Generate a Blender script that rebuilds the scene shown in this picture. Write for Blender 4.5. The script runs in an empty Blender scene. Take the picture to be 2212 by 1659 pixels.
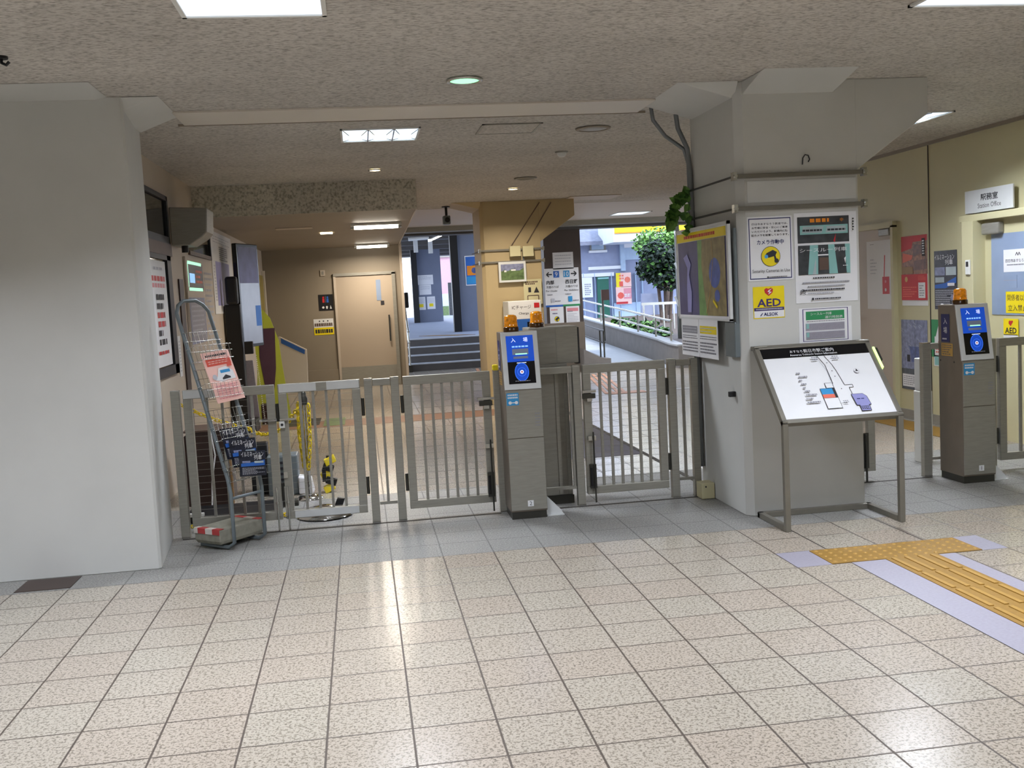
import bpy, math, random
from mathutils import Vector, Matrix
random.seed(7)
PI = math.pi
S = bpy.context.scene
COL = S.collection

# ---------------------------------------------------------------- camera, world, exposure
# camera solved from the 300 mm floor tiles: yaw 8.1 deg, pitch 5.1 deg down, roll 3.1 deg
YAW, PITCH, ROLL, FPX = 0.1417411, 0.0887461, 0.0534367, 2235.84
CAM = Vector((0.21065, -5.97746, 1.52432))
_f = Vector((math.sin(YAW)*math.cos(PITCH), math.cos(YAW)*math.cos(PITCH), -math.sin(PITCH)))
_r = Vector((math.cos(YAW), -math.sin(YAW), 0)); _d = _f.cross(_r)
_r2 = math.cos(ROLL)*_r + math.sin(ROLL)*_d; _d2 = -math.sin(ROLL)*_r + math.cos(ROLL)*_d
cam_data = bpy.data.cameras.new('camera'); cam = bpy.data.objects.new('camera', cam_data); COL.objects.link(cam)
cam_data.sensor_width = 36.0; cam_data.lens = 36.0*FPX/2212.0; cam_data.clip_end = 300
mw = Matrix((( _r2.x, -_d2.x, -_f.x, CAM.x), (_r2.y, -_d2.y, -_f.y, CAM.y), (_r2.z, -_d2.z, -_f.z, CAM.z), (0, 0, 0, 1)))
cam.matrix_world = mw
S.camera = cam
S.view_settings.view_transform = 'Standard'; S.view_settings.look = 'None'
S.view_settings.gamma = 1.0; S.view_settings.exposure = 0.33; S.view_settings.use_curve_mapping = False

world = bpy.data.worlds.new('sky'); S.world = world; world.use_nodes = True
wn = world.node_tree.nodes; wl = world.node_tree.links
bg = wn['Background']; bg.inputs['Strength'].default_value = 2.9
tc = wn.new('ShaderNodeTexCoord'); sep = wn.new('ShaderNodeSeparateXYZ'); ramp = wn.new('ShaderNodeValToRGB')
wl.new(tc.outputs['Generated'], sep.inputs[0]); wl.new(sep.outputs['Z'], ramp.inputs[0]); wl.new(ramp.outputs[0], bg.inputs[0])
ramp.color_ramp.elements[0].position = 0.0; ramp.color_ramp.elements[0].color = (0.78, 0.86, 1.0, 1)
ramp.color_ramp.elements[1].position = 0.6; ramp.color_ramp.elements[1].color = (0.60, 0.74, 1.0, 1)

sun_d = bpy.data.lights.new('sun', 'SUN'); sun_d.energy = 2.4; sun_d.angle = math.radians(6); sun_d.color = (1, 0.95, 0.86)
sun = bpy.data.objects.new('sun', sun_d); COL.objects.link(sun)
sun.rotation_euler = (math.radians(38), math.radians(24), 0)

def area(x, y, z, sx, sy, power, color, spread=130, name='lamp_light'):
    d = bpy.data.lights.new(name, 'AREA'); d.shape = 'RECTANGLE'; d.size = sx; d.size_y = sy
    d.energy = power; d.color = color; d.spread = math.radians(spread)
    o = bpy.data.objects.new(name, d); COL.objects.link(o); o.location = (x, y, z)
    return o
COOL = (0.93, 0.99, 1.10); WARM = (1.0, 0.88, 0.72)
TROFFERS = [(-0.145, -1.66, 0), (3.12, -1.66, 0), (-0.145, -4.9, 0), (3.12, -4.9, 0), (-3.4, -4.9, 0), (-3.4, -1.66, 0), (6.4, -1.66, 0), (6.4, -4.9, 0),
            (-0.145, -8.1, 0), (3.12, -8.1, 0), (0.445, 1.95, 1), (4.62, 1.95, 1), (4.86, 11.3, 1)]
for tx, ty, k in TROFFERS:
    area(tx, ty, 2.735, 0.5, 0.5, 47 if k == 0 else 46, COOL, 140)

# ---------------------------------------------------------------- helpers
def P(x, y, X=None, Y=None, Z=None):
    """the point of the place that the photo shows at pixel (x, y), on the plane X, Y or Z = const"""
    d = _f + _r2*((x-1106)/FPX) + _d2*((y-829.5)/FPX)
    if X is not None: t = (X-CAM.x)/d.x
    elif Y is not None: t = (Y-CAM.y)/d.y
    else: t = (Z-CAM.z)/d.z
    return CAM + d*t

def lin(h):
    h = h.lstrip('#'); c = [int(h[i:i+2], 16)/255 for i in (0, 2, 4)]
    return tuple(((v+0.055)/1.055)**2.4 if v > 0.04045 else v/12.92 for v in c)

MATS = {}
def mat(name, hexc, rough=0.6, metal=0.0, amp=0.06, scale=6.0, emit=0.0, emitc=None, bump=0.0, trans=0.0, stretch=None, spec=0.5, coat=0.0):
    if name in MATS: return MATS[name]
    m = bpy.data.materials.new(name); m.use_nodes = True; nt = m.node_tree; N = nt.nodes; L = nt.links
    b = N['Principled BSDF']; c = lin(hexc)
    b.inputs['Roughness'].default_value = rough; b.inputs['Metallic'].default_value = metal
    b.inputs['Specular IOR Level'].default_value = spec
    if coat: b.inputs['Coat Weight'].default_value = coat
    if trans: b.inputs['Transmission Weight'].default_value = trans
    t = N.new('ShaderNodeTexCoord'); nz = N.new('ShaderNodeTexNoise'); nz.inputs['Scale'].default_value = scale; nz.inputs['Detail'].default_value = 4
    src = t.outputs['Object']
    if stretch:
        mp = N.new('ShaderNodeMapping'); mp.inputs['Scale'].default_value = stretch; L.new(src, mp.inputs[0]); src = mp.outputs[0]
    L.new(src, nz.inputs['Vector'])
    r = N.new('ShaderNodeValToRGB'); L.new(nz.outputs['Fac'], r.inputs[0])
    r.color_ramp.elements[0].position = 0.3; r.color_ramp.elements[1].position = 0.7
    r.color_ramp.elements[0].color = tuple(v*(1-amp) for v in c)+(1,); r.color_ramp.elements[1].color = tuple(min(1, v*(1+amp)) for v in c)+(1,)
    L.new(r.outputs[0], b.inputs['Base Color'])
    if emit:
        b.inputs['Emission Color'].default_value = (lin(emitc) if emitc else c)+(1,); b.inputs['Emission Strength'].default_value = emit
    if bump:
        bp = N.new('ShaderNodeBump'); bp.inputs['Strength'].default_value = bump; bp.inputs['Distance'].default_value = 0.004
        L.new(nz.outputs['Fac'], bp.inputs['Height']); L.new(bp.outputs[0], b.inputs['Normal'])
    MATS[name] = m; return m

def M(k): return MATS[k]

class MB:
    def __init__(s): s.v = []; s.f = []; s.mi = []; s.sm = []; s.mats = []
    def k(s, m):
        if m not in s.mats: s.mats.append(m)
        return s.mats.index(m)
    def add(s, vs, fs, m, smooth=False):
        o = len(s.v); s.v += [tuple(v) for v in vs]; i = s.k(m)
        for f in fs: s.f.append(tuple(o+a for a in f)); s.mi.append(i); s.sm.append(smooth)
        return s
    def box(s, x0, x1, y0, y1, z0, z1, m):
        vs = [(x, y, z) for z in (z0, z1) for y in (y0, y1) for x in (x0, x1)]
        return s.add(vs, [(0, 2, 3, 1), (4, 5, 7, 6), (0, 1, 5, 4), (2, 6, 7, 3), (0, 4, 6, 2), (1, 3, 7, 5)], m)
    def obox(s, c, ax, ay, az, m):
        c = Vector(c); ax = Vector(ax); ay = Vector(ay); az = Vector(az)
        vs = [c+ax*i+ay*j+az*k for k in (-1, 1) for j in (-1, 1) for i in (-1, 1)]
        return s.add(vs, [(0, 2, 3, 1), (4, 5, 7, 6), (0, 1, 5, 4), (2, 6, 7, 3), (0, 4, 6, 2), (1, 3, 7, 5)], m)
    def bar(s, p0, p1, w, h, m, up=(0, 0, 1)):
        p0 = Vector(p0); p1 = Vector(p1); d = (p1-p0); ln = d.length; d.normalize(); up = Vector(up)
        if abs(d.dot(up)) > 0.99: up = Vector((0, 1, 0))
        sx = d.cross(up).normalized(); uy = sx.cross(d).normalized()
        return s.obox((p0+p1)/2, d*ln/2, sx*w/2, uy*h/2, m)
    def cyl(s, p0, p1, r, m, n=12, r2=None, smooth=True):
        p0 = Vector(p0); p1 = Vector(p1); d = (p1-p0).normalized(); r2 = r if r2 is None else r2
        a = d.orthogonal().normalized(); b = d.cross(a)
        vs = []
        for p, q in ((p0, r), (p1, r2)):
            vs += [p+(a*math.cos(2*PI*i/n)+b*math.sin(2*PI*i/n))*q for i in range(n)]
        s.add(vs, [(i, (i+1) % n, n+(i+1) % n, n+i) for i in range(n)], m, smooth)
        return s.add(vs, [tuple(range(n-1, -1, -1)), tuple(range(n, 2*n))], m)
    def tube(s, pts, r, m, n=8, closed=False):
        pts = [Vector(p) for p in pts]; k = len(pts); vs = []; pa = None
        for i, p in enumerate(pts):
            a = pts[(i-1) % k] if (i > 0 or closed) else p; b = pts[(i+1) % k] if (i < k-1 or closed) else p
            d = (b-a).normalized()
            if pa is None: pa = d.orthogonal().normalized()
            else: pa = (pa-d*pa.dot(d)).normalized()
            q = d.cross(pa)
            vs += [p+(pa*math.cos(2*PI*j/n)+q*math.sin(2*PI*j/n))*r for j in range(n)]
        fs = []
        for i in range(k if closed else k-1):
            i2 = (i+1) % k
            fs += [(i*n+j, i*n+(j+1) % n, i2*n+(j+1) % n, i2*n+j) for j in range(n)]
        s.add(vs, fs, m, True)
        if not closed: s.add(vs, [tuple(range(n-1, -1, -1)), tuple(range((k-1)*n, k*n))], m)
        return s
    def prism(s, poly, d, m):
        """poly: list of 3d points (planar); extruded by vector d"""
        poly = [Vector(p) for p in poly]; d = Vector(d); n = len(poly)
        nrm = Vector((0, 0, 0))
        for i in range(n): nrm += poly[i].cross(poly[(i+1) % n])
        if nrm.dot(d) > 0: poly.reverse()
        vs = poly+[p+d for p in poly]
        return s.add(vs, [tuple(range(n)), tuple(range(2*n-1, n-1, -1))]+[(i, n+i, n+(i+1) % n, (i+1) % n) for i in range(n)], m)
    def quad(s, a, b, c, d, m): return s.add([a, b, c, d], [(0, 1, 2, 3)], m)
    def lathe(s, c, prof, m, n=20, axis=(0, 0, 1)):
        c = Vector(c); ax = Vector(axis).normalized(); a = ax.orthogonal().normalized(); b = ax.cross(a); vs = []
        for r, h in prof: vs += [c+ax*h+(a*math.cos(2*PI*i/n)+b*math.sin(2*PI*i/n))*r for i in range(n)]
        fs = []
        for k in range(len(prof)-1): fs += [(k*n+i, k*n+(i+1) % n, (k+1)*n+(i+1) % n, (k+1)*n+i) for i in range(n)]
        return s.add(vs, fs, m, True)
    def build(s, name, parent=None, bevel=0.0, label=None, cat=None, group=None, kind=None):
        me = bpy.data.meshes.new(name); off = Vector((0, 0, 0))
        p = parent
        while p is not None: off += p.location; p = p.parent
        if parent is None and s.v:
            xs = [v[0] for v in s.v]; ys = [v[1] for v in s.v]; zs = [v[2] for v in s.v]
            off = Vector(((min(xs)+max(xs))/2, (min(ys)+max(ys))/2, min(zs)))
        me.from_pydata([(v[0]-off.x, v[1]-off.y, v[2]-off.z) for v in s.v], [], s.f)
        for m in s.mats: me.materials.append(M(m))
        me.polygons.foreach_set('material_index', s.mi); me.polygons.foreach_set('use_smooth', s.sm); me.update()
        o = bpy.data.objects.new(name, me); COL.objects.link(o)
        if parent is None: o.location = off
        else: o.parent = parent
        if bevel:
            bv = o.modifiers.new('bevel', 'BEVEL'); bv.width = bevel; bv.segments = 2; bv.limit_method = 'ANGLE'; bv.angle_limit = math.radians(50)
        tag(o, label, cat, group, kind); return o

def tag(o, label=None, cat=None, group=None, kind=None):
    if label: o['label'] = label
    if cat: o['category'] = cat
    if group: o['group'] = group
    if kind: o['kind'] = kind
    return o
def thing(name, label, cat, loc, group=None):
    o = bpy.data.objects.new(name, None); COL.objects.link(o); o.location = loc; o.empty_display_size = 0.1
    return tag(o, label, cat, group)
def copy_tree(o, parent=None):
    c = o.copy(); COL.objects.link(c)
    if parent: c.parent = parent
    for ch in list(o.children): copy_tree(ch, c)
    return c

_TX = {}
def text_geo(s, bold=0.0):
    key = (s, bold)
    if key in _TX: return _TX[key]
    cu = bpy.data.curves.new('lettering', 'FONT'); cu.body = s; cu.size = 1.0; cu.resolution_u = 2; cu.offset = bold
    o = bpy.data.objects.new('lettering', cu); COL.objects.link(o)
    dg = bpy.context.evaluated_depsgraph_get(); dg.update()
    me = bpy.data.meshes.new_from_object(o.evaluated_get(dg))
    vs = [(v.co.x, v.co.y) for v in me.vertices]; fs = [tuple(p.vertices) for p in me.polygons]
    bpy.data.objects.remove(o); bpy.data.curves.remove(cu); bpy.data.meshes.remove(me)
    _TX[key] = (vs, fs); return _TX[key]

class Face:
    """flat print on a surface: O lower-left corner, U right, V up (unit vectors), w x h metres; items in fractions of w, h"""
    def __init__(s, mb, O, U, V, w, h, off=0.0):
        s.mb = mb; s.O = Vector(O); s.U = Vector(U).normalized(); s.V = Vector(V).normalized(); s.N = s.U.cross(s.V); s.w = w; s.h = h; s.l = 0; s.off = off
    def pt(s, u, v): return s.O+s.U*(u*s.w)+s.V*(v*s.h)+s.N*(s.off+0.0005*s.l)
    def r(s, u0, v0, u1, v1, m):
        s.l += 1; s.mb.quad(s.pt(u0, v0), s.pt(u1, v0), s.pt(u1, v1), s.pt(u0, v1), m); return s
    def p(s, pts, m):
        s.l += 1; s.mb.add([s.pt(*q) for q in pts], [tuple(range(len(pts)))], m); return s
    def d(s, u, v, r, m, n=24, ry=None):
        ry = ry or r
        return s.p([(u+r/s.w*math.cos(2*PI*i/n), v+ry/s.h*math.sin(2*PI*i/n)) for i in range(n)], m)
    def ln(s, pts, t, m):
        s.l += 1
        for (a, b) in zip(pts, pts[1:]):
            A = s.pt(*a); B = s.pt(*b); q = s.N.cross(B-A).normalized()*t/2
            s.mb.quad(A-q, B-q, B+q, A+q, m)
        return s
    def t(s, u, v, size, txt, m, align='c', bold=0.0, maxw=None):
        vs, fs = text_geo(txt, bold)
        if not vs: return s
        x0 = min(a for a, b in vs); x1 = max(a for a, b in vs); y0 = min(b for a, b in vs); y1 = max(b for a, b in vs)
        k = size/max(1e-6, (y1-y0)); kx = k
        if maxw: kx = maxw*s.w/(x1-x0)
        s.l += 1; c = s.pt(u, v); ax = {'c': (x0+x1)/2, 'l': x0, 'r': x1}[align]
        s.mb.add([c+s.U*((a-ax)*kx)+s.V*((b-(y0+y1)/2)*k) for a, b in vs], fs, m); return s
    def lines(s, u0, v0, u1, v1, n, m, fill=0.55, word=(0.02, 0.06)):
        """rows of fine print too small to read: short dashes"""
        s.l += 1; rh = (v1-v0)/n; vs = []; fs = []
        for i in range(n):
            y = v1-rh*(i+0.5); u = u0
            end = u1 if random.random() < 0.7 else u0+(u1-u0)*random.uniform(0.55, 0.95)
            while u < end:
                wd = random.uniform(*word); e = min(u+wd, end); o = len(vs)
                vs += [s.pt(u, y-rh*fill/2), s.pt(e, y-rh*fill/2), s.pt(e, y+rh*fill/2), s.pt(u, y+rh*fill/2)]; fs.append((o, o+1, o+2, o+3))
                u = e+word[0]*0.4
        if vs: s.mb.add(vs, fs, m)
        return s

def sheet(name, label, cat, O, U, V, w, h, draw=None, th=0.002, base='paper', group=None, parent=None, bevel=0):
    """a poster, notice or sign: a thin board with its print in the same mesh"""
    mb = MB(); O = Vector(O); U = Vector(U).normalized(); V = Vector(V).normalized(); N = U.cross(V)
    c = O+U*w/2+V*h/2+N*th/2
    mb.obox(c, U*w/2, V*h/2, N*th/2, base)
    F = Face(mb, O, U, V, w, h, th)
    if draw: draw(F)
    return mb.build(name, parent, bevel, label, cat, group)
NX, PX, NY = (0, -1, 0), (0, 1, 0), (1, 0, 0)      # U vectors of sheets that face -X, +X, -Y
ZV = (0, 0, 1)

# ---------------------------------------------------------------- materials
mat('paint_white', '#c6c6c2', 0.55, amp=0.035, scale=2.5, bump=0.05)
mat('paint_beige', '#b3a07a', 0.55, amp=0.04, scale=2.0)
mat('paint_cream', '#c4bd97', 0.5, amp=0.025, scale=1.5)
mat('paint_smooth', '#d2cbc0', 0.5, amp=0.02, scale=2)
mat('wall_panel', '#bdb0a0', 0.5, amp=0.03, scale=2)
mat('wall_brown', '#8d8272', 0.55, amp=0.04, scale=1.5)
mat('door_cream', '#ab9c8a', 0.45, amp=0.02, scale=1.5)
mat('steel', '#9b988e', 0.36, 0.35, amp=0.08, scale=14, stretch=(1, 1, 12))
mat('steel_frame', '#7b776d', 0.38, 0.35, amp=0.06, scale=10)
mat('steel_dull', '#949188', 0.42, 0.3, amp=0.08, scale=10, stretch=(1, 1, 8))
mat('steel_brown', '#7f7468', 0.4, 0.3, amp=0.06, scale=6)
mat('steel_bright', '#c4c4be', 0.25, 0.9, amp=0.05, scale=10)
mat('glint_bright', '#d4d6d6', 0.3, 0.3)  # pale colour that stands in for light reflected on the gate rails
mat('steel_dark', '#4b4a45', 0.4, 0.7, amp=0.08, scale=10)
mat('chrome', '#c8c8c8', 0.12, 1.0, amp=0.03)
mat('grey_paint', '#6f787c', 0.4, 0.2, amp=0.06, scale=9)
mat('white_paint', '#dcdcd8', 0.4, amp=0.03)
mat('white_plate', '#d0d2d2', 0.4, amp=0.03)
mat('black', '#131316', 0.45, amp=0.1)
mat('black_gloss', '#0b0c10', 0.15, amp=0.1)
mat('brown_dark', '#33201a', 0.4, amp=0.12, scale=8, stretch=(6, 6, 1))
mat('brown_frame', '#5d4a40', 0.5, amp=0.08)
mat('dark_clad', '#4a3f3a', 0.5, amp=0.06)
mat('dark_beam', '#4d4a48', 0.6, amp=0.06)
mat('cable', '#2b2b2c', 0.5)
mat('conduit', '#74787a', 0.45, 0.3)
mat('paper', '#e2e2e4', 0.6, amp=0.02)
mat('paper_pink', '#efc0b4', 0.55, amp=0.03)
mat('ink', '#26252b', 0.6); mat('ink_grey', '#8a8a92', 0.6); mat('ink_light', '#b9bac2', 0.6)
mat('navy', '#1f2560', 0.5); mat('purple_ink', '#3a2a6a', 0.5)
mat('red', '#c2262c', 0.5); mat('red_bright', '#e05a48', 0.5); mat('orange_ink', '#e58a1e', 0.5); mat('coral', '#e2705a', 0.5)
mat('yellow', '#ecd40a', 0.45, amp=0.03); mat('yellow_chain', '#e0c41a', 0.4)
mat('green', '#2f8a56', 0.5); mat('green_dark', '#20604c', 0.5); mat('blue', '#2b62b4', 0.5); mat('blue_light', '#4aa0d8', 0.5); mat('cyan_ink', '#2f8fc8', 0.5)
mat('lavender', '#8f8fc4', 0.5); mat('pink', '#d98b92', 0.5); mat('teal_ink', '#86b8b4', 0.5); mat('map_violet', '#4a4a76', 0.4, amp=0.2, scale=8)
mat('map_green', '#6f9a58', 0.4, amp=0.25, scale=12); mat('map_tan', '#877a50', 0.4, amp=0.35, scale=14); mat('map_blue', '#3f5aa8', 0.4, amp=0.3, scale=14)
mat('photo_dark', '#3f4246', 0.3, amp=0.35, scale=18); mat('photo_green', '#5c7048', 0.4, amp=0.4, scale=20); mat('photo_brown', '#6a4434', 0.4, amp=0.4, scale=22)
mat('photo_blue', '#4d5a8e', 0.35, amp=0.4, scale=20); mat('photo_night', '#20222e', 0.3, amp=0.6, scale=30); mat('photo_food', '#8a5a3c', 0.4, amp=0.5, scale=26)
mat('photo_snow', '#7d82a0', 0.4, amp=0.35, scale=24); mat('photo_train', '#a8b4b8', 0.3, amp=0.2, scale=6)
mat('tan', '#9a7850', 0.5); mat('gold', '#c59a4e', 0.4)
mat('glass_dark', '#16181c', 0.06, amp=0.2, scale=3); mat('glass_blue', '#8a9ab4', 0.12, amp=0.08, scale=2)
mat('screen_blue', '#1747b4', 0.2, emit=0.55, emitc='#1747b4'); mat('screen_black', '#07080e', 0.12)
mat('screen_line', '#7fb4e8', 0.3, emit=0.7, emitc='#8fc4f4'); mat('screen_white', '#dfe8ff', 0.3, emit=0.8, emitc='#dfe8ff'); mat('screen_ring', '#2f6ce0', 0.3, emit=0.6, emitc='#2f6ce0')
mat('screen_grey', '#7d88a0', 0.2, emit=0.1); mat('screen_green', '#9fe8c4', 0.3, emit=0.9, emitc='#9fe8c4')
mat('lamp_tube', '#ffffff', 0.4, emit=14, emitc='#fff6e6', amp=0); mat('lamp_panel', '#eef4ff', 0.4, emit=0.85, emitc='#e2eeff', amp=0)
mat('lamp_cell', '#dbe8f4', 0.4, emit=1.2, emitc='#d2e6fa', amp=0); mat('lamp_bulb', '#ffffff', 0.4, emit=9, emitc='#f4faff', amp=0)
mat('lamp_warm', '#fff2d8', 0.4, emit=9, emitc='#ffe6ba', amp=0); mat('lamp_green', '#8fe0a0', 0.3, emit=1.5, emitc='#8fe6a8', amp=0)
mat('lamp_bar', '#d8ff9a', 0.3, emit=1.2, emitc='#c8f090', amp=0)
mat('amber', '#e08a14', 0.1, amp=0.45, scale=45, emit=0.12, emitc='#e08008', coat=0.6); mat('amber_dark', '#4a2c08', 0.2, amp=0.5, scale=50)
mat('concrete', '#8a877a', 0.85, amp=0.15, scale=25, bump=0.3); mat('concrete_light', '#b4b6b8', 0.8, amp=0.06, scale=8); mat('ramp_wall', '#7f7a76', 0.75, amp=0.08, scale=6)
mat('tape_red', '#b83c3c', 0.4, amp=0.1); mat('tape_white', '#d8d0c8', 0.4)
mat('tactile', '#8f6c2a', 0.6, amp=0.10, scale=40); mat('tactile_bar', '#a68038', 0.55, amp=0.08, scale=30); mat('lav_tile', '#96929e', 0.45, amp=0.07, scale=70)
mat('seam', '#37322e', 0.7); mat('grate', '#4a3c36', 0.5, 0.4); mat('brown_band', '#7a5c4a', 0.5, amp=0.06); mat('orange_tact', '#b98058', 0.6); mat('mat_grey', '#5b5a64', 0.8, amp=0.06)
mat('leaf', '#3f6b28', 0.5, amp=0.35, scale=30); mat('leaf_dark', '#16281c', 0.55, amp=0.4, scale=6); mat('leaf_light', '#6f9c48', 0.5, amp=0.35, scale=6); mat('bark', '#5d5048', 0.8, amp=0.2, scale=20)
mat('blue_wall', '#6c7488', 0.5, amp=0.05, scale=3); mat('pink_build', '#b58f98', 0.7, amp=0.08, scale=20); mat('build', '#8f96ae', 0.7, amp=0.06, scale=5); mat('build_pale', '#a9bcd0', 0.6); mat('roof_tile', '#6f7486', 0.7, amp=0.15, scale=8)
mat('outdoor_ground', '#9aa3b8', 0.8, amp=0.06, scale=3); mat('riser', '#5e5a58', 0.7, amp=0.08); mat('nosing', '#c4c8d0', 0.6)
mat('lime', '#a8b03c', 0.5, amp=0.06); mat('plum', '#4a3040', 0.5, amp=0.08); mat('olive', '#8a7a3c', 0.5)
mat('hazard_yellow', '#d8c020', 0.4)

# ---------------------------------------------------------------- floor and ceiling materials
def floor_material():
    m = bpy.data.materials.new('floor_tiles'); m.use_nodes = True; nt = m.node_tree; N = nt.nodes; L = nt.links; b = N['Principled BSDF']
    g = N.new('ShaderNodeNewGeometry'); sp = N.new('ShaderNodeSeparateXYZ'); L.new(g.outputs['Position'], sp.inputs[0])
    def mth(op, a, b2=None, c=None):
        n = N.new('ShaderNodeMath'); n.operation = op
        for i, v in enumerate((a, b2, c)):
            if v is None: continue
            if isinstance(v, (int, float)): n.inputs[i].default_value = v
            else: L.new(v, n.inputs[i])
        return n.outputs[0]
    def mix(fac, a, c):
        n = N.new('ShaderNodeMix'); n.data_type = 'RGBA'
        if isinstance(fac, (int, float)): n.inputs[0].default_value = fac
        else: L.new(fac, n.inputs[0])
        for i, v in ((6, a), (7, c)):
            if isinstance(v, tuple): n.inputs[i].default_value = v+(1,)
            else: L.new(v, n.inputs[i])
        return n.outputs[2]
    def seam(coord, half):
        f = mth('FRACT', mth('ADD', mth('DIVIDE', coord, 0.3), 0.5))
        return mth('LESS_THAN', mth('ABSOLUTE', mth('SUBTRACT', f, 0.5)), half/0.3)
    x, y = sp.outputs['X'], sp.outputs['Y']
    def noise(scale, det=3, ro=0.5):
        n = N.new('ShaderNodeTexNoise'); n.inputs['Scale'].default_value = scale; n.inputs['Detail'].default_value = det; n.inputs['Roughness'].default_value = ro
        L.new(g.outputs['Position'], n.inputs['Vector']); return n.outputs['Fac']
    def rampn(src, p0, p1):
        n = N.new('ShaderNodeMapRange'); n.inputs[1].default_value = p0; n.inputs[2].default_value = p1; L.new(src, n.inputs[0]); n.clamp = True; return n.outputs[0]
    wn_ = N.new('ShaderNodeTexWhiteNoise'); wn_.noise_dimensions = '2D'; cb = N.new('ShaderNodeCombineXYZ')
    L.new(mth('FLOOR', mth('DIVIDE', x, 0.3)), cb.inputs[0]); L.new(mth('FLOOR', mth('DIVIDE', y, 0.3)), cb.inputs[1]); L.new(cb.outputs[0], wn_.inputs['Vector'])
    base = mix(wn_.outputs['Value'], lin('#aea698'), lin('#ada193'))
    base = mix(mth('MULTIPLY', rampn(noise(75, 2), 0.53, 0.60), 0.6), base, lin('#6b6257'))
    base = mix(mth('MULTIPLY', rampn(noise(120, 2), 0.57, 0.63), 0.6), base, lin('#4f4840'))
    gry = mix(rampn(noise(95, 3, 0.7), 0.36, 0.64), lin('#646361'), lin('#a19f9a'))
    inb = mth('MULTIPLY', mth('GREATER_THAN', y, 0.0), mth('LESS_THAN', y, 2.1))
    line = mth('MAXIMUM', mth('MULTIPLY', seam(x, 0.0040), 0.95), mth('MULTIPLY', seam(y, 0.0042), 0.9))
    base = mix(line, base, lin('#4a4038')); gry = mix(mth('MULTIPLY', line, 0.45), gry, lin('#4d4f4f'))
    col = mix(inb, base, gry)
    L.new(col, b.inputs['Base Color'])
    r = mth('ADD', mth('MULTIPLY', inb, 0.25), mth('ADD', 0.17, mth('MULTIPLY', line, 0.3)))
    L.new(mth('ADD', r, mth('MULTIPLY', noise(3, 2), 0.08)), b.inputs['Roughness'])
    b.inputs['Specular IOR Level'].default_value = 0.45
    bp = N.new('ShaderNodeBump'); bp.inputs['Strength'].default_value = 0.25; bp.inputs['Distance'].default_value = 0.002
    L.new(mth('SUBTRACT', mth('MULTIPLY', noise(40, 2), 0.3), line), bp.inputs['Height']); L.new(bp.outputs[0], b.inputs['Normal'])
    MATS['floor_tiles'] = m
def ceiling_material(name, c0, c1, c2):
    m = bpy.data.materials.new(name); m.use_nodes = True; nt = m.node_tree; N = nt.nodes; L = nt.links; b = N['Principled BSDF']
    g = N.new('ShaderNodeNewGeometry')
    mp = N.new('ShaderNodeMapping'); mp.inputs['Scale'].default_value = (1, 2.2, 1); L.new(g.outputs['Position'], mp.inputs[0])
    n = N.new('ShaderNodeTexNoise'); n.inputs['Scale'].default_value = 42; n.inputs['Detail'].default_value = 3; L.new(mp.outputs[0], n.inputs['Vector'])
    n2 = N.new('ShaderNodeTexNoise'); n2.inputs['Scale'].default_value = 1.1; L.new(g.outputs['Position'], n2.inputs['Vector'])
    r = N.new('ShaderNodeValToRGB'); L.new(n.outputs['Fac'], r.inputs[0]); e = r.color_ramp.elements
    e[0].position = 0.33; e[0].color = lin(c0)+(1,); e[1].position = 0.5; e[1].color = lin(c1)+(1,)
    x = e.new(0.72); x.color = lin(c2)+(1,)
    mx = N.new('ShaderNodeMix'); mx.data_type = 'RGBA'; mx.blend_type = 'MULTIPLY'; mx.inputs[0].default_value = 0.35
    L.new(r.outputs[0], mx.inputs[6]); L.new(n2.outputs['Fac'], mx.inputs[7])
    hs = N.new('ShaderNodeHueSaturation'); hs.inputs['Saturation'].default_value = 0.8; hs.inputs['Value'].default_value = 1.2; L.new(mx.outputs[2], hs.inputs['Color'])
    L.new(hs.outputs[0], b.inputs['Base Color']); b.inputs['Roughness'].default_value = 0.85; b.inputs['Specular IOR Level'].default_value = 0.2
    bp = N.new('ShaderNodeBump'); bp.inputs['Strength'].default_value = 0.5; bp.inputs['Distance'].default_value = 0.004
    L.new(n.outputs['Fac'], bp.inputs['Height']); L.new(bp.outputs[0], b.inputs['Normal'])
    MATS[name] = m
floor_material()
ceiling_material('ceiling_board', '#948d83', '#bfb8ae', '#cfc9bf')
ceiling_material('soffit_board', '#958d79', '#c0b6a2', '#d0c7b3')

# ---------------------------------------------------------------- the building shell
def struct(name, mb, label=None, bevel=0, parent=None):
    o = mb.build(name, parent, bevel, label); o['kind'] = 'structure'; return o
CZ = 2.75
struct('floor', MB().box(-9, 12, -12, 15.3, -0.2, 0, 'floor_tiles'), 'beige speckled tile floor of the station hall with a grey band')
ceil = MB()
# slabs leave a gap for the soffit over the left passage
ceil.box(-9, 12, -12, 12.9, CZ, CZ+0.15, 'ceiling_board')
struct('ceiling', ceil, 'beige textured board ceiling of the hall')
struct('ceiling_smooth_strip', MB().box(-0.86, 2.24, 0.80, 1.27, CZ-0.012, CZ-0.001, 'paint_smooth'), 'smooth pale strip across the ceiling between two columns')
struct('trim_1', MB().box(-0.9, 2.3, 1.262, 1.275, CZ-0.016, CZ-0.001, 'wall_brown'))
sof = MB(); sof.prism([(-1.42, 5.0, 2.45), (0.865, 5.0, 2.45), (0.95, 12.4, 2.45), (-1.42, 12.4, 2.45)], (0, 0, 0.012), 'wall_brown')
sof.prism([(-1.42, 4.985, 2.44), (0.87, 4.985, 2.44), (0.87, 4.985, CZ), (-1.42, 4.985, CZ)], (0, 0.02, 0), 'soffit_board')
sof.prism([(0.865, 5.0, 2.44), (0.95, 12.4, 2.44), (0.95, 12.4, CZ), (0.865, 5.0, CZ)], (0.012, 0, 0), 'wall_panel')
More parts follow.
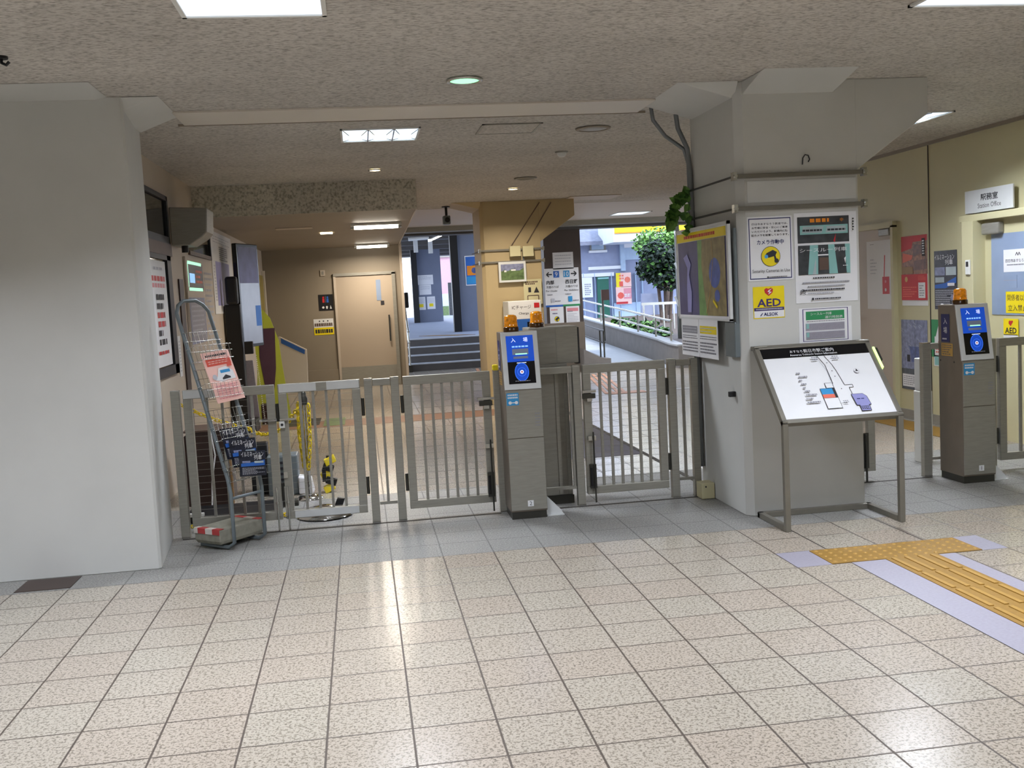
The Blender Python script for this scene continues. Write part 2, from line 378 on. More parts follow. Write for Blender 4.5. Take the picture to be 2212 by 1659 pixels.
struct('ceiling_soffit', sof, 'lowered ceiling box over the left passage')
struct('ceiling_rear_lining', MB().box(0.9, 6, 8.86, 12.54, CZ-0.002, CZ-0.0005, 'wall_panel'))
struct('beam_dark', MB().box(0.95, 9, 12.9, 13.3, 2.62, 3.4, 'dark_beam'), 'dark beam over the rear opening')
struct('beam_front', MB().box(0.95, 9, 12.55, 12.9, 2.66, 2.75, 'steel_dull'))
# left wall: in front a thick white wall stub / column, behind it the side wall
def haunched_column(name, label, x0, x1, y0, y1, m, left, right, front, conc):
    mb = MB(); c = 0.045
    poly = [(x0+c, y0, 0), (x1, y0, 0), (x1, y1, 0), (x0, y1, 0), (x0, y0+c, 0)]
    mb.prism(poly, (0, 0, CZ), m)
    if right:   # deep bracket to the right, flush with the front face
        mb.prism([(x1-0.02, y0+0.002, 2.17), (x1+0.49, y0+0.002, 2.52), (x1+0.49, y0+0.002, CZ), (x1-0.02, y0+0.002, CZ)], (0, y1-y0-0.02, 0), m)
    if left:
        mb.prism([(x0+0.02, y0+0.06, 2.655), (x0-0.37, y0-0.02, CZ), (x0+0.02, y0-0.02, CZ)], (0, y1-y0-0.1, 0), m)
    if front:
        mb.prism([(x0+0.05, y0+0.01, 2.667), (x0+0.05, y0+0.01, CZ), (x0+0.05, y0-0.36, CZ)], (x1-x0-0.2, 0, 0), m)
    return struct(name, mb, label, 0.006)
haunched_column('column', 'white painted column with brackets at its head, hung with notices', 2.60, 3.40, 0.31, 1.20, 'paint_white', True, True, True, False)
wl = MB(); wl.prism([(-9, 0.295, 0), (-1.065, 0.295, 0), (-1.05, 0.31, 0), (-1.12, 1.10, 0), (-9, 1.10, 0)], (0, 0, CZ), 'paint_white')
wl.prism([(-1.10, 0.34, 2.66), (-0.85, 0.30, CZ-.002), (-1.10, 0.30, CZ-.002)], (0, 0.68, 0), 'paint_white')
wl.prism([(-1.20, 0.30, 2.735), (-1.13, -0.12, CZ-.002), (-1.13, 0.30, CZ-.002)], (-4, 0, 0), 'paint_white')
struct('wall_left_front', wl, 'thick white wall at the left of the gates', 0.005)
struct('wall_left', MB().box(-1.6, -1.40, 1.10, 12.5, 0, CZ, 'wall_panel'), 'side wall of the left passage')
struct('wall_far', MB().box(-1.42, 0.985, 12.4, 12.6, 0, CZ, 'wall_brown'), 'brown grey wall at the end of the left passage')
struct('trim_2', MB().box(-1.4, -0.22, 12.375, 12.41, 0, 0.34, 'wall_brown'))
struct('wall_far_return', MB().box(0.955, 1.0, 12.3, 12.62, 0, CZ, 'wall_panel'))
haunched_column('column_rear', 'beige column in the middle behind the gates', 1.885, 2.70, 8.0, 8.85, 'paint_beige', True, True, False, False)
wr = MB(); wr.box(5.75, 5.95, -12, 8.2, 0, CZ, 'paint_cream')
struct('wall_right', wr, 'cream panelled wall of the station office')
struct('wall_back', MB().box(-9, 12, -12.1, -12, 0, CZ, 'paint_white'))
struct('wall_side_left', MB().box(-9.1, -9, -12, 1, 0, CZ, 'paint_white'))
struct('wall_right_rear', MB().box(5.9, 9.0, 8.0, 8.2, 0, CZ, 'paint_cream'))
tr = MB(); tr.box(5.742, 5.75, 3.497, 3.503, 0, CZ, 'seam')
struct('trim_3', tr)
struct('baseboard_right', MB().box(5.73, 5.75, -3, 8, 0, 0.10, 'steel_dull'))
struct('trim_4', MB().box(5.72, 5.75, -3, 8, CZ-0.03, CZ, 'wall_brown'))
# floor details
td = MB(); td.box(-1.05, 1.09, 1.03, 1.055, 0.0005, 0.002, 'seam'); td.box(1.5, 2.6, 1.03, 1.055, 0.0005, 0.002, 'seam'); td.box(3.42, 4.3, 1.03, 1.055, 0.0005, 0.002, 'seam')
struct('floor_track', td, 'dark groove in the floor under the gates')
struct('floor_drain', MB().box(2.66, 2.70, 1.62, 8.0, 0.0005, 0.002, 'seam'))
struct('floor_joint', MB().add([(2.697, -6, .0012), (2.703, -6, .0012), (2.703, .3, .0012), (2.697, .3, .0012)], [(0, 1, 2, 3)], 'seam').add([(3.277, -6, .0012), (3.286, -6, .0012), (3.286, .3, .0012), (3.277, .3, .0012)], [(0, 1, 2, 3)], 'seam'))
struct('floor_mat_inset', MB().box(1.72, 2.655, 3.05, 5.7, 0.0005, 0.003, 'mat_grey'), 'dark grey textured floor inset beyond the gate')
q0 = P(706, 905, Z=0); q1 = P(745, 918, Z=0)
struct('floor_green_patch', MB().box(q0.x-.02, q1.x, q1.y, q0.y, .0022, .004, 'photo_green'), 'faded green patch on the passage floor')
q0 = P(622, 908, Z=0); q1 = P(690, 918, Z=0)
struct('floor_drain_cover', MB().box(q0.x, q1.x, q1.y, q0.y, .0022, .004, 'steel_dark'), 'dark drain cover in the passage floor')
q0 = P(1112, 941, Z=0); struct('floor_cap', MB().cyl((q0.x, q0.y, .0003), (q0.x, q0.y, .002), .09, 'steel_dull', 24).cyl((q0.x, q0.y, .0003), (q0.x, q0.y, .003), .075, 'lav_tile', 24), 'round access cap in the floor')
struct('floor_brown_band', MB().box(-1.4, 1.9, 6.75, 7.45, 0.0005, 0.002, 'brown_band'), 'brown band across the passage floor')
gr = MB(); gr.box(-1.80, -1.50, 0.03, 0.28, 0.0005, 0.003, 'grate')
struct('floor_grate', gr, 'dark rusty floor grate below the white wall')
tp = MB()
tp.box(2.4, 3.6, -0.905, -0.605, 0.0004, 0.0015, 'lav_tile'); tp.box(2.70, 3.29, -6, -0.905, 0.0004, 0.0015, 'lav_tile')
struct('floor_lavender_border', tp, 'lavender tile border along the tactile paving')
tp = MB(); tp.box(2.592, 3.450, -0.905, -0.618, 0.0005, 0.005, 'tactile')
for i in range(15):
    for j in range(5): tp.lathe((2.62+i*0.0576, -0.876+j*0.0576, 0.005), [(0.012, 0), (0.009, 0.004), (0.0, 0.005)], 'tactile_bar', 8)
struct('floor_tactile_dots', tp, 'yellow tactile paving row with raised dots')
tp = MB(); tp.box(2.892, 3.188, -6, -0.905, 0.0005, 0.005, 'tactile')
for k in range(17):
    for i in range(4):
        x = 2.93+i*0.0735; y1 = -0.915-k*0.3; tp.box(x-0.011, x+0.011, y1-0.27, y1, 0.005, 0.0095, 'tactile_bar')
struct('floor_tactile_bars', tp, 'yellow tactile paving path with raised bars')
tp = MB(); tp.prism([(5.35, 2.2, 0.001), (5.66, 2.2, 0.001), (5.66, 6.5, 0.001), (5.35, 6.5, 0.001)], (0, 0, 0.004), 'tactile')
struct('floor_tactile_office', tp, 'yellow tactile strip along the office wall')
tp = MB()
for i in range(4):
    tp.bar((3.62+i*0.09, 8.4, 0.004), (4.1+i*0.09, 11.8, 0.004), 0.05, 0.004, 'orange_tact')
tp.box(3.66, 4.2, 8.3, 8.6, 0.0005, 0.004, 'orange_tact'); tp.box(4.2, 5.2, 8.38, 8.48, 0.0005, 0.003, 'steel_dull')
struct('floor_tactile_orange', tp, 'orange brown tactile lines on the floor towards the ramp')

# ---------------------------------------------------------------- ceiling fixtures
def troffer(tx, ty, label, m='lamp_panel'):
    t = thing('ceiling_light', label, 'ceiling light', (tx, ty, CZ), 'square ceiling lights')
    f = MB(); h = 0.30
    for (a, b2, c, d) in ((-h, h, -h, -h+.02), (-h, h, h-.02, h), (-h, -h+.02, -h, h), (h-.02, h, -h, h)):
        f.box(tx+a, tx+b2, ty+c, ty+d, CZ-0.012, CZ-0.001, 'white_paint')
    f.build('frame', t)
    MB().box(tx-h+.02, tx+h-.02, ty-h+.02, ty+h-.02, CZ-0.005, CZ-0.001, m).build('diffuser', t)
    return t
def cell_light(tx, ty, label):
    t = thing('ceiling_light', label, 'ceiling light', (tx, ty, CZ), 'ceiling lights with three bulbs')
    h = 0.29; f = MB()
    for (a, b2, c, d) in ((-h, h, -h, -h+.015), (-h, h, h-.015, h), (-h, -h+.015, -h, h), (h-.015, h, -h, h)):
        f.box(tx+a, tx+b2, ty+c, ty+d, CZ-0.012, CZ-0.001, 'white_paint')
    f.build('frame', t)
    for i in range(3):
        x0 = tx-h+.015+i*0.1867; x1 = x0+0.1867; cx = (x0+x1)/2; r = MB()
        r.box(x0, x1, ty-h+.015, ty+h-.015, CZ-0.004, CZ-0.001, 'lamp_cell')
        for (a, b2) in (((x0, ty-h+.015), (cx-.03, ty+0.08)), ((x1, ty-h+.015), (cx+.03, ty+0.08)), ((x0, ty+h-.015), (cx-.03, ty+0.16)), ((x1, ty+h-.015), (cx+.03, ty+0.16))):
            r.bar((a[0], a[1], CZ-0.006), (b2[0], b2[1], CZ-0.006), 0.008, 0.004, 'steel_bright')
        if i: r.box(x0-.004, x0+.004, ty-h+.015, ty+h-.015, CZ-0.016, CZ-0.004, 'ink_grey')
        r.build('reflector', t)
        MB().lathe((cx, ty+0.12, CZ-0.004), [(0.055, 0), (0.05, -0.012), (0.0, -0.016)], 'lamp_bulb', 16).build('bulb', t)
    return t
troffer(-0.145, -1.66, 'large square ceiling light panel nearest the camera, above the white wall side')
troffer(3.12, -1.66, 'square ceiling light panel at the top edge above the tactile paving')
cell_light(0.445, 1.95, 'ceiling light with three bright bulbs above the passage gate')
cell_light(4.62, 1.95, 'ceiling light half hidden by the white column bracket, above the office side')
troffer(4.86, 11.3, 'far ceiling light near the dark beam and the ramp', 'lamp_cell')
def downlight(name, p, r, m, label, ring='white_paint', drop=0.012, cat='downlight', group=None):
    t = thing(name, label, cat, (p.x, p.y, p.z), group)
    MB().lathe((p.x, p.y, p.z-.001), [(r*1.02, -0.001), (r*1.25, -0.002), (r*1.22, -drop), (r*1.0, -drop*1.1), (r*0.98, -0.001)], ring, 28).build('rim', t)
    MB().lathe((p.x, p.y, p.z-.002), [(r, 0), (r*0.98, -drop*0.6), (r*0.6, -drop*0.9), (0, -drop)], m, 28).build('lens', t)
    return t
downlight('emergency_light', P(1003, 171, Z=CZ), 0.085, 'lamp_green', 'round green glowing ceiling lamp in front of the gates', 'steel_bright')
downlight('downlight', P(810, 366, Z=CZ), 0.055, 'lamp_warm', 'small lit downlight before the lowered ceiling box', 'steel_bright')
downlight('downlight', P(1108, 407, Z=CZ), 0.062, 'lamp_warm', 'small lit downlight above the beige column', 'steel_bright')
downlight('ceiling_speaker', P(1281, 276, Z=CZ), 0.11, 'steel_dull', 'grey round ceiling speaker nearest the white column', 'wall_brown', cat='ceiling speaker')
downlight('ceiling_speaker', P(1135, 384, Z=CZ), 0.10, 'steel_dark', 'dark round ceiling speaker beside the far downlight', 'steel_dull', cat='ceiling speaker')
p = P(1213, 327, Z=CZ); t = thing('smoke_detector', 'small white smoke detector on the ceiling', 'smoke detector', p)
MB().lathe(p, [(0.06, -0.001), (0.06, -0.012), (0.05, -0.014)], 'steel_dull', 20).lathe(p, [(0.05, -0.013), (0.0, -0.014)], 'steel_dull', 20).build('base', t)
MB().lathe(p, [(0.042, -0.013), (0.04, -0.03), (0.034, -0.034), (0.034, -0.04), (0.022, -0.05), (0, -0.052)], 'white_paint', 20).build('sensor_head', t)
q = [P(1050, 266, Z=CZ), P(1168, 264, Z=CZ), P(1145, 287, Z=CZ), P(1030, 289, Z=CZ)]
cx = sum(v.x for v in q)/4; cy = sum(v.y for v in q)/4
t = thing('ceiling_hatch', 'square inspection hatch with dark rim in the ceiling', 'ceiling hatch', (cx, cy, CZ))
f = MB(); h = 0.225
for (a, b2, c, d) in ((-h, h, -h, -h+.018), (-h, h, h-.018, h), (-h, -h+.018, -h, h), (h-.018, h, -h, h)): f.box(cx+a, cx+b2, cy+c, cy+d, CZ-0.009, CZ-0.001, 'steel_dull')
f.build('rim', t); MB().box(cx-h+.018, cx+h-.018, cy-h+.018, cy+h-.018, CZ-0.006, CZ-0.001, 'ceiling_board').build('hatch_panel', t)
p = P(1277, 426, Z=CZ)
MB().box(p.x-.35, p.x+.35, p.y-.3, p.y+.3, CZ-0.01, CZ-.001, 'wall_panel').build('ceiling_panel', None, 0, 'plain pale panel on the ceiling right of the beige column', 'ceiling panel')
def tube_lamp(px0, px1, y, z, label):
    a = P(px0[0], px0[1], Z=z); b2 = P(px1[0], px1[1], Z=z); c = (a+b2)/2; w = (b2-a).length/2
    t = thing('tube_lamp', label, 'tube lamp', (c.x, c.y, z), 'tube lamps under the lowered ceiling')
    MB().box(c.x-w, c.x+w, c.y-0.09, c.y+0.09, z-0.03, z-.001, 'white_paint').build('housing', t, 0.004)
    MB().cyl((c.x-w*0.86, c.y-0.03, z-0.05), (c.x+w*0.86, c.y-0.03, z-0.05), 0.022, 'lamp_tube', 12).build('tube', t)
    for sgn in (-1, 1): MB().box(c.x+sgn*w*0.93-.02, c.x+sgn*w*0.93+.02, c.y-0.06, c.y, z-0.065, z-0.028, 'steel_bright').build('socket', t)
    return c
c1 = tube_lamp((757, 484), (866, 480), 0, 2.448, 'bright tube lamp nearest the front edge of the lowered ceiling')
c2 = tube_lamp((765, 528), (840, 525), 0, 2.448, 'bright tube lamp above the toilet door')
area(c1.x, c1.y, 2.36, 0.6, 0.1, 36, WARM, 170); area(c2.x, c2.y, 2.36, 0.6, 0.1, 30, WARM, 170)
p = P(705, 503, Z=2.448); MB().box(p.x-.08, p.x+.08, p.y-.1, p.y+.1, 2.438, 2.449, 'lamp_warm').build('slit_light', None, 0, 'small slit light in the lowered ceiling', 'ceiling light')
p = P(635, 493, Z=2.448); MB().box(p.x-.22, p.x+.22, p.y-.12, p.y+.12, 2.44, 2.449, 'wall_panel').build('ceiling_vent', None, 0, 'flush vent in the lowered ceiling beside the tube lamps', 'vent')
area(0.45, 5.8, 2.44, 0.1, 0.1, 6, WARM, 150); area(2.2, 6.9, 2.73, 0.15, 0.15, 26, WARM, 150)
p = P(2, 122, Z=CZ); h = MB(); h.cyl(p, p+Vector((0, 0, -.012)), .03, 'black').tube([p, p+Vector((0, 0, -.03)), p+Vector((.02, 0, -.04)), p+Vector((.035, 0, -.025))], .008, 'black', 6).build('ceiling_hook', None, 0, 'small black hook on the ceiling at the left edge', 'hook')
# security camera
p = P(963, 446, Z=CZ); t = thing('security_camera', 'small security camera hanging from the ceiling left of the beige column', 'security camera', p)
MB().cyl(p, p+Vector((0, 0, -.012)), 0.06, 'black', 16).cyl(p, p+Vector((0, 0, -.13)), 0.018, 'black', 10).build('mount', t)
MB().box(p.x-.05, p.x+.05, p.y-.07, p.y+.1, p.z-.25, p.z-.13, 'grey_paint').build('housing', t, .012)
MB().cyl((p.x+.005, p.y-.07, p.z-.19), (p.x+.005, p.y-.085, p.z-.19), 0.035, 'black_gloss', 16).build('lens', t)

# ---------------------------------------------------------------- the barrier: posts, gates, panels
GY = 1.10
def post(x0, x1, label, y=GY):
    t = thing('gate_post', label, 'gate post', ((x0+x1)/2, y, 0), 'steel posts of the gates')
    MB().box(x0, x1, y-.025, y+.025, 0.0, 0.985, 'steel').build('upright', t, .003)
    MB().box(x0, x1, y-.025, y+.025, 0.985, 0.992, 'steel_bright').build('cap', t)
    MB().box(x0-.001, x1+.001, y-.025, y+.025, 0.0, 0.006, 'steel_dull').build('base_plate', t)
    return t
post(-1.062, -1.005, 'steel gate post against the white wall')
post(0.205, 0.26, 'steel gate post right of the double gate')
post(0.385, 0.44, 'steel gate post at the hinge side of the single gate')
post(1.09, 1.14, 'steel gate post left of ticket terminal 2')
post(1.645, 1.70, 'steel gate post right of the ticket terminal')
post(2.335, 2.39, 'steel gate post at the hinges of the gate by the white column')
post(2.50, 2.55, 'steel end post against the white column')
def leaf(x0, x1, nb, label, top=0.99, low=0.075, hinge='r', net=True, y=GY, latch=False, bolt=None, st=0.055):
    t = thing('gate_leaf', label, 'gate', ((x0+x1)/2, y, 0), 'swing gates of bars in the barrier')
    f = MB(); f.box(x0, x1, y-.022, y+.022, top-.06, top, 'steel'); f.box(x0, x1, y-.022, y+.022, low, low+.055, 'steel')
    f.box(x0, x0+st, y-.022, y+.022, low+.055, top-.06, 'steel'); f.box(x1-st, x1, y-.022, y+.022, low+.055, top-.06, 'steel')
    f.build('frame', t, .003)
    for i in range(nb):
        x = x0+st+(x1-x0-2*st)*(i+1)/(nb+1)
        MB().box(x-.009, x+.009, y-.009, y+.009, low+.055, top-.06, 'steel_dull').build('bar', t)
    if net:
        n = MB(); z = low+.06
        while z < top-.07:
            n.bar((x0+st, y+.013, z), (x1-st, y+.013, z), 0.0016, 0.0016, 'steel_dull'); z += 0.045
        n.build('wire_net', t)
    for z in (0.26, 0.80):
        h = MB(); xx = x1+.012 if hinge == 'r' else x0-.012
        h.cyl((xx, y, z-.06), (xx, y, z+.06), 0.011, 'steel_dark', 10); h.build('hinge', t)
    return t
A1 = leaf(-0.985, -0.392, 4, 'left half of the double gate, with the brochure stand before it')
A2 = leaf(-0.368, 0.178, 4, 'right half of the double gate, with the chain pole behind it')
D1 = leaf(0.468, 1.066, 6, 'barred gate between the passage post and terminal 2', hinge='l')
G1 = leaf(1.718, 2.312, 6, 'barred gate between the terminal and the white column')
# latch of the double gate, drop bolts
l = MB(); l.box(-0.50, -0.384, GY-.05, GY-.023, 0.748, 0.762, 'steel_bright'); l.cyl((-.48, GY-.053, .755), (-.384, GY-.053, .755), .007, 'chrome'); l.build('latch', A1)
l = MB(); l.box(-0.366, -0.27, GY-.05, GY-.023, 0.748, 0.762, 'steel_bright'); l.build('latch', A2)
for xa, xb in ((-.36, -.115), (-.045, .172)): MB().box(xa, xb, GY-.026, GY-.0225, .935, .988, 'glint_bright').build('rail_glint', A2)  # thin added strips that paint the bright reflections on the double gate rails
MB().box(-.98, -.72, GY-.026, GY-.0225, .935, .988, 'glint_bright').build('rail_glint', A1)
MB().box(-.31, .12, GY-.026, GY-.0225, .08, .125, 'glint_bright').build('rail_glint', A2)
l = MB(); l.box(-.37, -.335, GY-.056, GY-.04, .70, .745, 'white_paint'); l.cyl((-.352, GY-.057, .722), (-.352, GY-.061, .722), .009, 'ink'); l.build('padlock', A2)
for (par, xx) in ((A1, -.42), (A2, -.35)):
    l = MB(); l.cyl((xx, GY-.035, 0.0), (xx, GY-.035, .30), .0065, 'steel_bright'); l.box(xx-.02, xx+.02, GY-.034, GY-.02, .10, .30, 'steel_dull'); l.cyl((xx, GY-.035, .19), (xx, GY-.035, .20), .013, 'steel_bright'); l.build('drop_bolt', par)
l = MB(); l.box(-.366, -.34, GY-.04, GY+.0, .36, .40, 'steel_bright'); l.build('stop', A2)
for par, xa, xb, xs in ((D1, .97, 1.085, 1.03), (G1, 1.705, 1.80, 1.755)):
    l = MB(); l.box(xa, xb, GY-.05, GY-.028, .795, .812, 'steel_bright'); l.box(xs-.05, xs+.04, GY-.055, GY-.028, .755, .79, 'steel_dark'); l.box(xs-.02, xs+.015, GY-.058, GY-.03, .735, .757, 'steel_bright'); l.build('latch', par)
    l = MB(); s_ = 1 if xs < 1.5 else -1
    l.box(xs-.02, xs+.025, GY-.05, GY-.02, .12, .29, 'steel_dark'); l.cyl((xs+.012, GY-.055, 0.02), (xs+.012, GY-.055, .52), .006, 'steel_dark'); l.cyl((xs-.01, GY-.052, .14), (xs-.01, GY-.052, .27), .009, 'black'); l.build('drop_bolt', par)
    l = MB(); l.box((xa+xb)/2-.02, (xa+xb)/2+.035, GY-.05, GY-.028, .46, .49, 'steel_bright'); l.build('catch', par)
MB().box(1.088, 1.125, GY-.035, GY+.01, .992, 1.03, 'yellow').build('plastic_cap', bpy.data.objects['gate_post.003'], .006, 'yellow plastic cap')
def fixed(x0, x1, xs, label, y=GY, top=0.985):
    t = thing('barrier_panel', label, 'barrier panel', ((x0+x1)/2, y, 0), 'fixed panels of the barrier')
    x0 += .003; x1 -= .003
    MB().box(x0, x1, y-.022, y+.022, top-.045, top, 'steel').build('top_rail', t, .003)
    MB().box(x0, x1, y-.014, y+.014, 0.12, 0.14, 'steel_dull').build('bottom_rail', t)
    for x in xs: MB().box(x-.009, x+.009, y-.009, y+.009, 0.14, top-.045, 'steel_dull').build('bar', t)
    return t
fixed(0.26, 0.385, (0.322,), 'narrow fixed panel with one bar between two posts')
fixed(2.39, 2.50, (2.445,), 'narrow fixed panel next to the white column')
fixed(1.14, 1.645, (1.66-.03,), 'fixed panel behind ticket terminal 2')
# barrier beyond the white column
R1 = leaf(3.42, 3.88, 3, 'narrow gate half hidden by the station map stand', net=False, hinge='l')
l = MB(); l.cyl((3.80, GY-.04, 0.0), (3.80, GY-.04, .35), .008, 'steel_dark'); l.box(3.785, 3.825, GY-.03, GY-.02, .1, .36, 'steel_dark'); l.build('drop_bolt', R1)
post(4.262, 4.325, 'steel gate post left of ticket terminal 1')
fixed(4.325, 4.46, (), 'short fixed rail joining terminal 1 to its left post')
post(4.79, 4.845, 'steel gate post right of ticket terminal 1')
fixed(4.62, 4.79, (), 'short fixed rail joining terminal 1 to its right post')
R2 = leaf(4.875, 5.6, 4, 'barred gate at the right edge before the office door', hinge='l', net=False)
MB().box(4.535, 4.64, 1.60, 1.70, 0.0, 0.57, 'white_paint').box(4.545, 4.64, 1.61, 1.70, 0.57, 0.83, 'white_plate').build('sensor_cabinet', None, .006, 'pale grey slim cabinet standing behind the barrier left of terminal 1', 'cabinet')

# ---------------------------------------------------------------- ticket terminals
def beacon(par, x, y, z, s=1.0):
    b = MB(); b.lathe((x, y, z), [(0.052*s, 0), (0.052*s, 0.028*s), (0.046*s, 0.034*s), (0.0, 0.034*s)], 'amber_dark', 24); o = b.build('beacon_base', par)
    d = MB(); d.lathe((x, y, z), [(0.047*s, 0.032*s), (0.047*s, 0.045*s), (0.044*s, 0.05*s), (0.046*s, 0.058*s), (0.044*s, 0.066*s), (0.044*s, 0.095*s), (0.038*s, 0.108*s), (0.02*s, 0.114*s), (0.0, 0.115*s)], 'amber', 24); d.build('beacon_dome', o)
def terminal(x0, x1, y0, y1, H, number, label, sideprint):
    t = thing('ticket_terminal', label, 'ticket terminal', ((x0+x1)/2, y0, 0), 'ticket card terminals in the barrier')
    zb = 0.872; yt = y0+0.085
    b = MB(); b.prism([(x0, y0, 0.05), (x0, y0, zb), (x0, y0+.012, zb), (x0, yt, H), (x0, y1, H), (x0, y1, 0.05)], (x1-x0, 0, 0), 'steel_brown'); b.build('body', t, .003)
    MB().box(x0+.006, x1-.006, y0+.006, y1-.006, 0.0, 0.05, 'steel_dark').build('plinth', t)
    for (za, zc, nm) in ((0.06, 0.545, 'lower_door'), (0.55, 0.868, 'upper_door')):
        d = MB(); d.box(x0+.002, x1-.002, y0-.006, y0+.001, za, zc, 'steel_dull')
        dd = d.build(nm, t, .002)
        F = None
        if nm == 'lower_door':
            e = MB(); F = Face(e, (x0, y0-.006, 0), NY, ZV, x1-x0, 1, .0004)
            F.r(.46, .085, .62, .125, 'paper'); F.t(.54, .105, .026, number, 'ink'); e.build('number_plate', dd)
        else:
            e = MB(); F = Face(e, (x0, y0-.006, 0), NY, ZV, x1-x0, 1, .0004)
            F.r(.03, .772, .36, .855, 'cyan_ink'); F.lines(.06, .815, .33, .85, 2, 'paper', .6, (.03, .05)); F.d(.12, .79, .011, 'paper', ry=.011); F.ln([(.16, .79), (.25, .79)], .006, 'paper'); F.d(.29, .79, .011, 'paper', ry=.011); e.build('sticker', dd)
            e = MB(); F = Face(e, (x0, y0-.006, 0), NY, ZV, x1-x0, 1, .0004); F.lines(.78, .62, .92, .72, 5, 'ink_grey', .4, (.02, .05)); e.build('rating_plate', dd)
    # sloping reader face
    U = Vector((1, 0, 0)); V = Vector((0, yt-y0-.012, H-zb)); h = V.length; V.normalize(); N = U.cross(V)
    O = Vector((x0, y0+.012, zb)); w = x1-x0
    fr = MB(); fr.obox(O+U*w/2+V*h/2+N*.004, U*w/2, V*h/2, N*.008, 'white_plate'); fo = fr.build('reader_frame', t, .004)
    s_ = MB(); F = Face(s_, O, U, V, w, h, .0125)
    F.r(.13, .10, .87, .93, 'screen_black'); F.r(.13, .48, .87, .93, 'screen_blue')
    F.t(.33, .855, .030, '入', 'screen_white'); F.t(.66, .855, .030, '場', 'screen_white')
    F.lines(.28, .725, .72, .755, 1, 'screen_line', .8, (.05, .09)); F.r(.28, .60, .72, .70, 'screen_grey'); F.r(.36, .60, .68, .62, 'screen_green'); F.r(.30, .53, .70, .57, 'screen_grey')
    F.r(.38, .452, .64, .462, 'screen_white')
    F.d(.5, .30, .048, 'screen_ring', ry=.062); F.d(.5, .30, .044, 'screen_blue', ry=.058); F.d(.5, .30, .03, 'screen_ring'); F.d(.5, .30, .027, 'screen_blue'); F.d(.5, .30, .012, 'screen_white'); F.d(.5, .30, .006, 'red')
    F.lines(.30, .13, .72, .16, 1, 'ink_grey', .5, (.03, .06))
    s_.build('screen', fo)
    beacon(t, x0+.085, yt+.07, H+.001)
    if sideprint:
        e = MB(); F = Face(e, (x0, y1, 0), NX, ZV, y1-y0, 1, .001)
        F.r(.14, .0+1.0, .50, 1.20, 'navy'); F.t(.32, 1.15, .045, '入', 'paper'); F.t(.32, 1.085, .045, '場', 'paper'); F.lines(.2, 1.01, .44, 1.035, 1, 'paper', .4, (.04, .08)); e.build('side_sign', t)
        e = MB(); F = Face(e, (x0, y1, 0), NX, ZV, y1-y0, 1, .001); F.r(.14, .90, .62, .99, 'gold'); F.lines(.18, .905, .58, .985, 5, 'steel_brown', .5, (.04, .1)); F.d(.10, .865, .007, 'black'); F.d(.68, .86, .007, 'black'); e.build('notice_plate', t)
    # white angle bracket at the foot, on the right
    MB().prism([(x1+.002, y0+.05, 0.005), (x1+.115, y0+.05, 0.005), (x1+.105, y0+.05, .03), (x1+.002, y0+.05, .14)], (0, .02, 0), 'white_plate').box(x1+.002, x1+.12, y0+.03, y0+.1, 0, .006, 'white_plate').build('floor_bracket', t)
    return t
terminal(1.128, 1.375, 0.80, 1.075, 1.255, '2', 'slim steel ticket terminal with the number 2, in the middle of the barrier', True)
terminal(4.360, 4.605, 0.73, 1.03, 1.265, '1', 'slim steel ticket terminal with the number 1, at the right of the barrier', True)
# exit terminal standing back to back with terminal 2
t = thing('exit_terminal', 'steel exit terminal turned away, close behind terminal 2', 'ticket terminal', (1.52, 1.25, 0))
MB().box(1.405, 1.635, 1.20, 1.46, 0.06, 1.0, 'steel_dull').build('body', t, .004)
MB().box(1.40, 1.64, 1.19, 1.47, 0.0, 0.06, 'steel_dark').build('plinth', t)
s_ = MB(); [s_.box(x-.012, x+.012, 1.192, 1.2, .07, .96, 'steel') for x in (1.43, 1.55, 1.615)]; s_.build('rib', t)
MB().box(1.375, 1.725, 1.22, 1.5, 1.0, 1.262, 'steel').build('head', t, .005)
MB().box(1.38, 1.565, 1.208, 1.222, 1.0, 1.255, 'steel_dull').build('back_plate', t, .003)
MB().box(1.71, 1.74, 1.24, 1.3, .99, 1.25, 'cable').build('cable_cover', t)
beacon(t, 1.405+.05, 1.34, 1.263)

# ---------------------------------------------------------------- notices on the white column (front face)
CF = 0.309   # front plane of the column
def camera_sign(F):
    F.r(.03, .025, .97, .975, 'navy'); F.r(.05, .04, .95, .96, 'paper')
    for i, tx in enumerate(('四日市あすなろう鉄道では、', 'お客様に安全・安心にご乗車', 'いただけるよう、駅構内に防', '犯カメラを設置しております。')):
        F.t(.5, .885-.058*i, .014, tx, 'ink', maxw=.80 if i < 3 else .84, bold=.01)
    F.t(.5, .60, .031, 'カメラ作動中', 'navy', maxw=.60, bold=.012)
    F.d(.5, .375, .064, 'ink'); F.d(.5, .375, .061, 'yellow')
    F.p([(.36, .385), (.41, .43), (.55, .475), (.64, .44), (.60, .38), (.45, .355)], 'ink'); F.d(.40, .375, .012, 'blue_light')
    F.p([(.56, .40), (.60, .40), (.63, .32), (.59, .30)], 'ink'); F.d(.625, .305, .014, 'ink')
    F.t(.5, .145, .026, 'Security Cameras in Use', 'ink', maxw=.84)
    F.lines(.40, .045, .85, .062, 1, 'ink', .6, (.015, .04)); F.d(.42, .053, .005, 'ink')
sheet('camera_notice', 'white notice with a yellow camera symbol and blue border, on the white column', 'notice', (2.652, CF, 1.509), NY, ZV, 0.297, 0.402, camera_sign, .003)
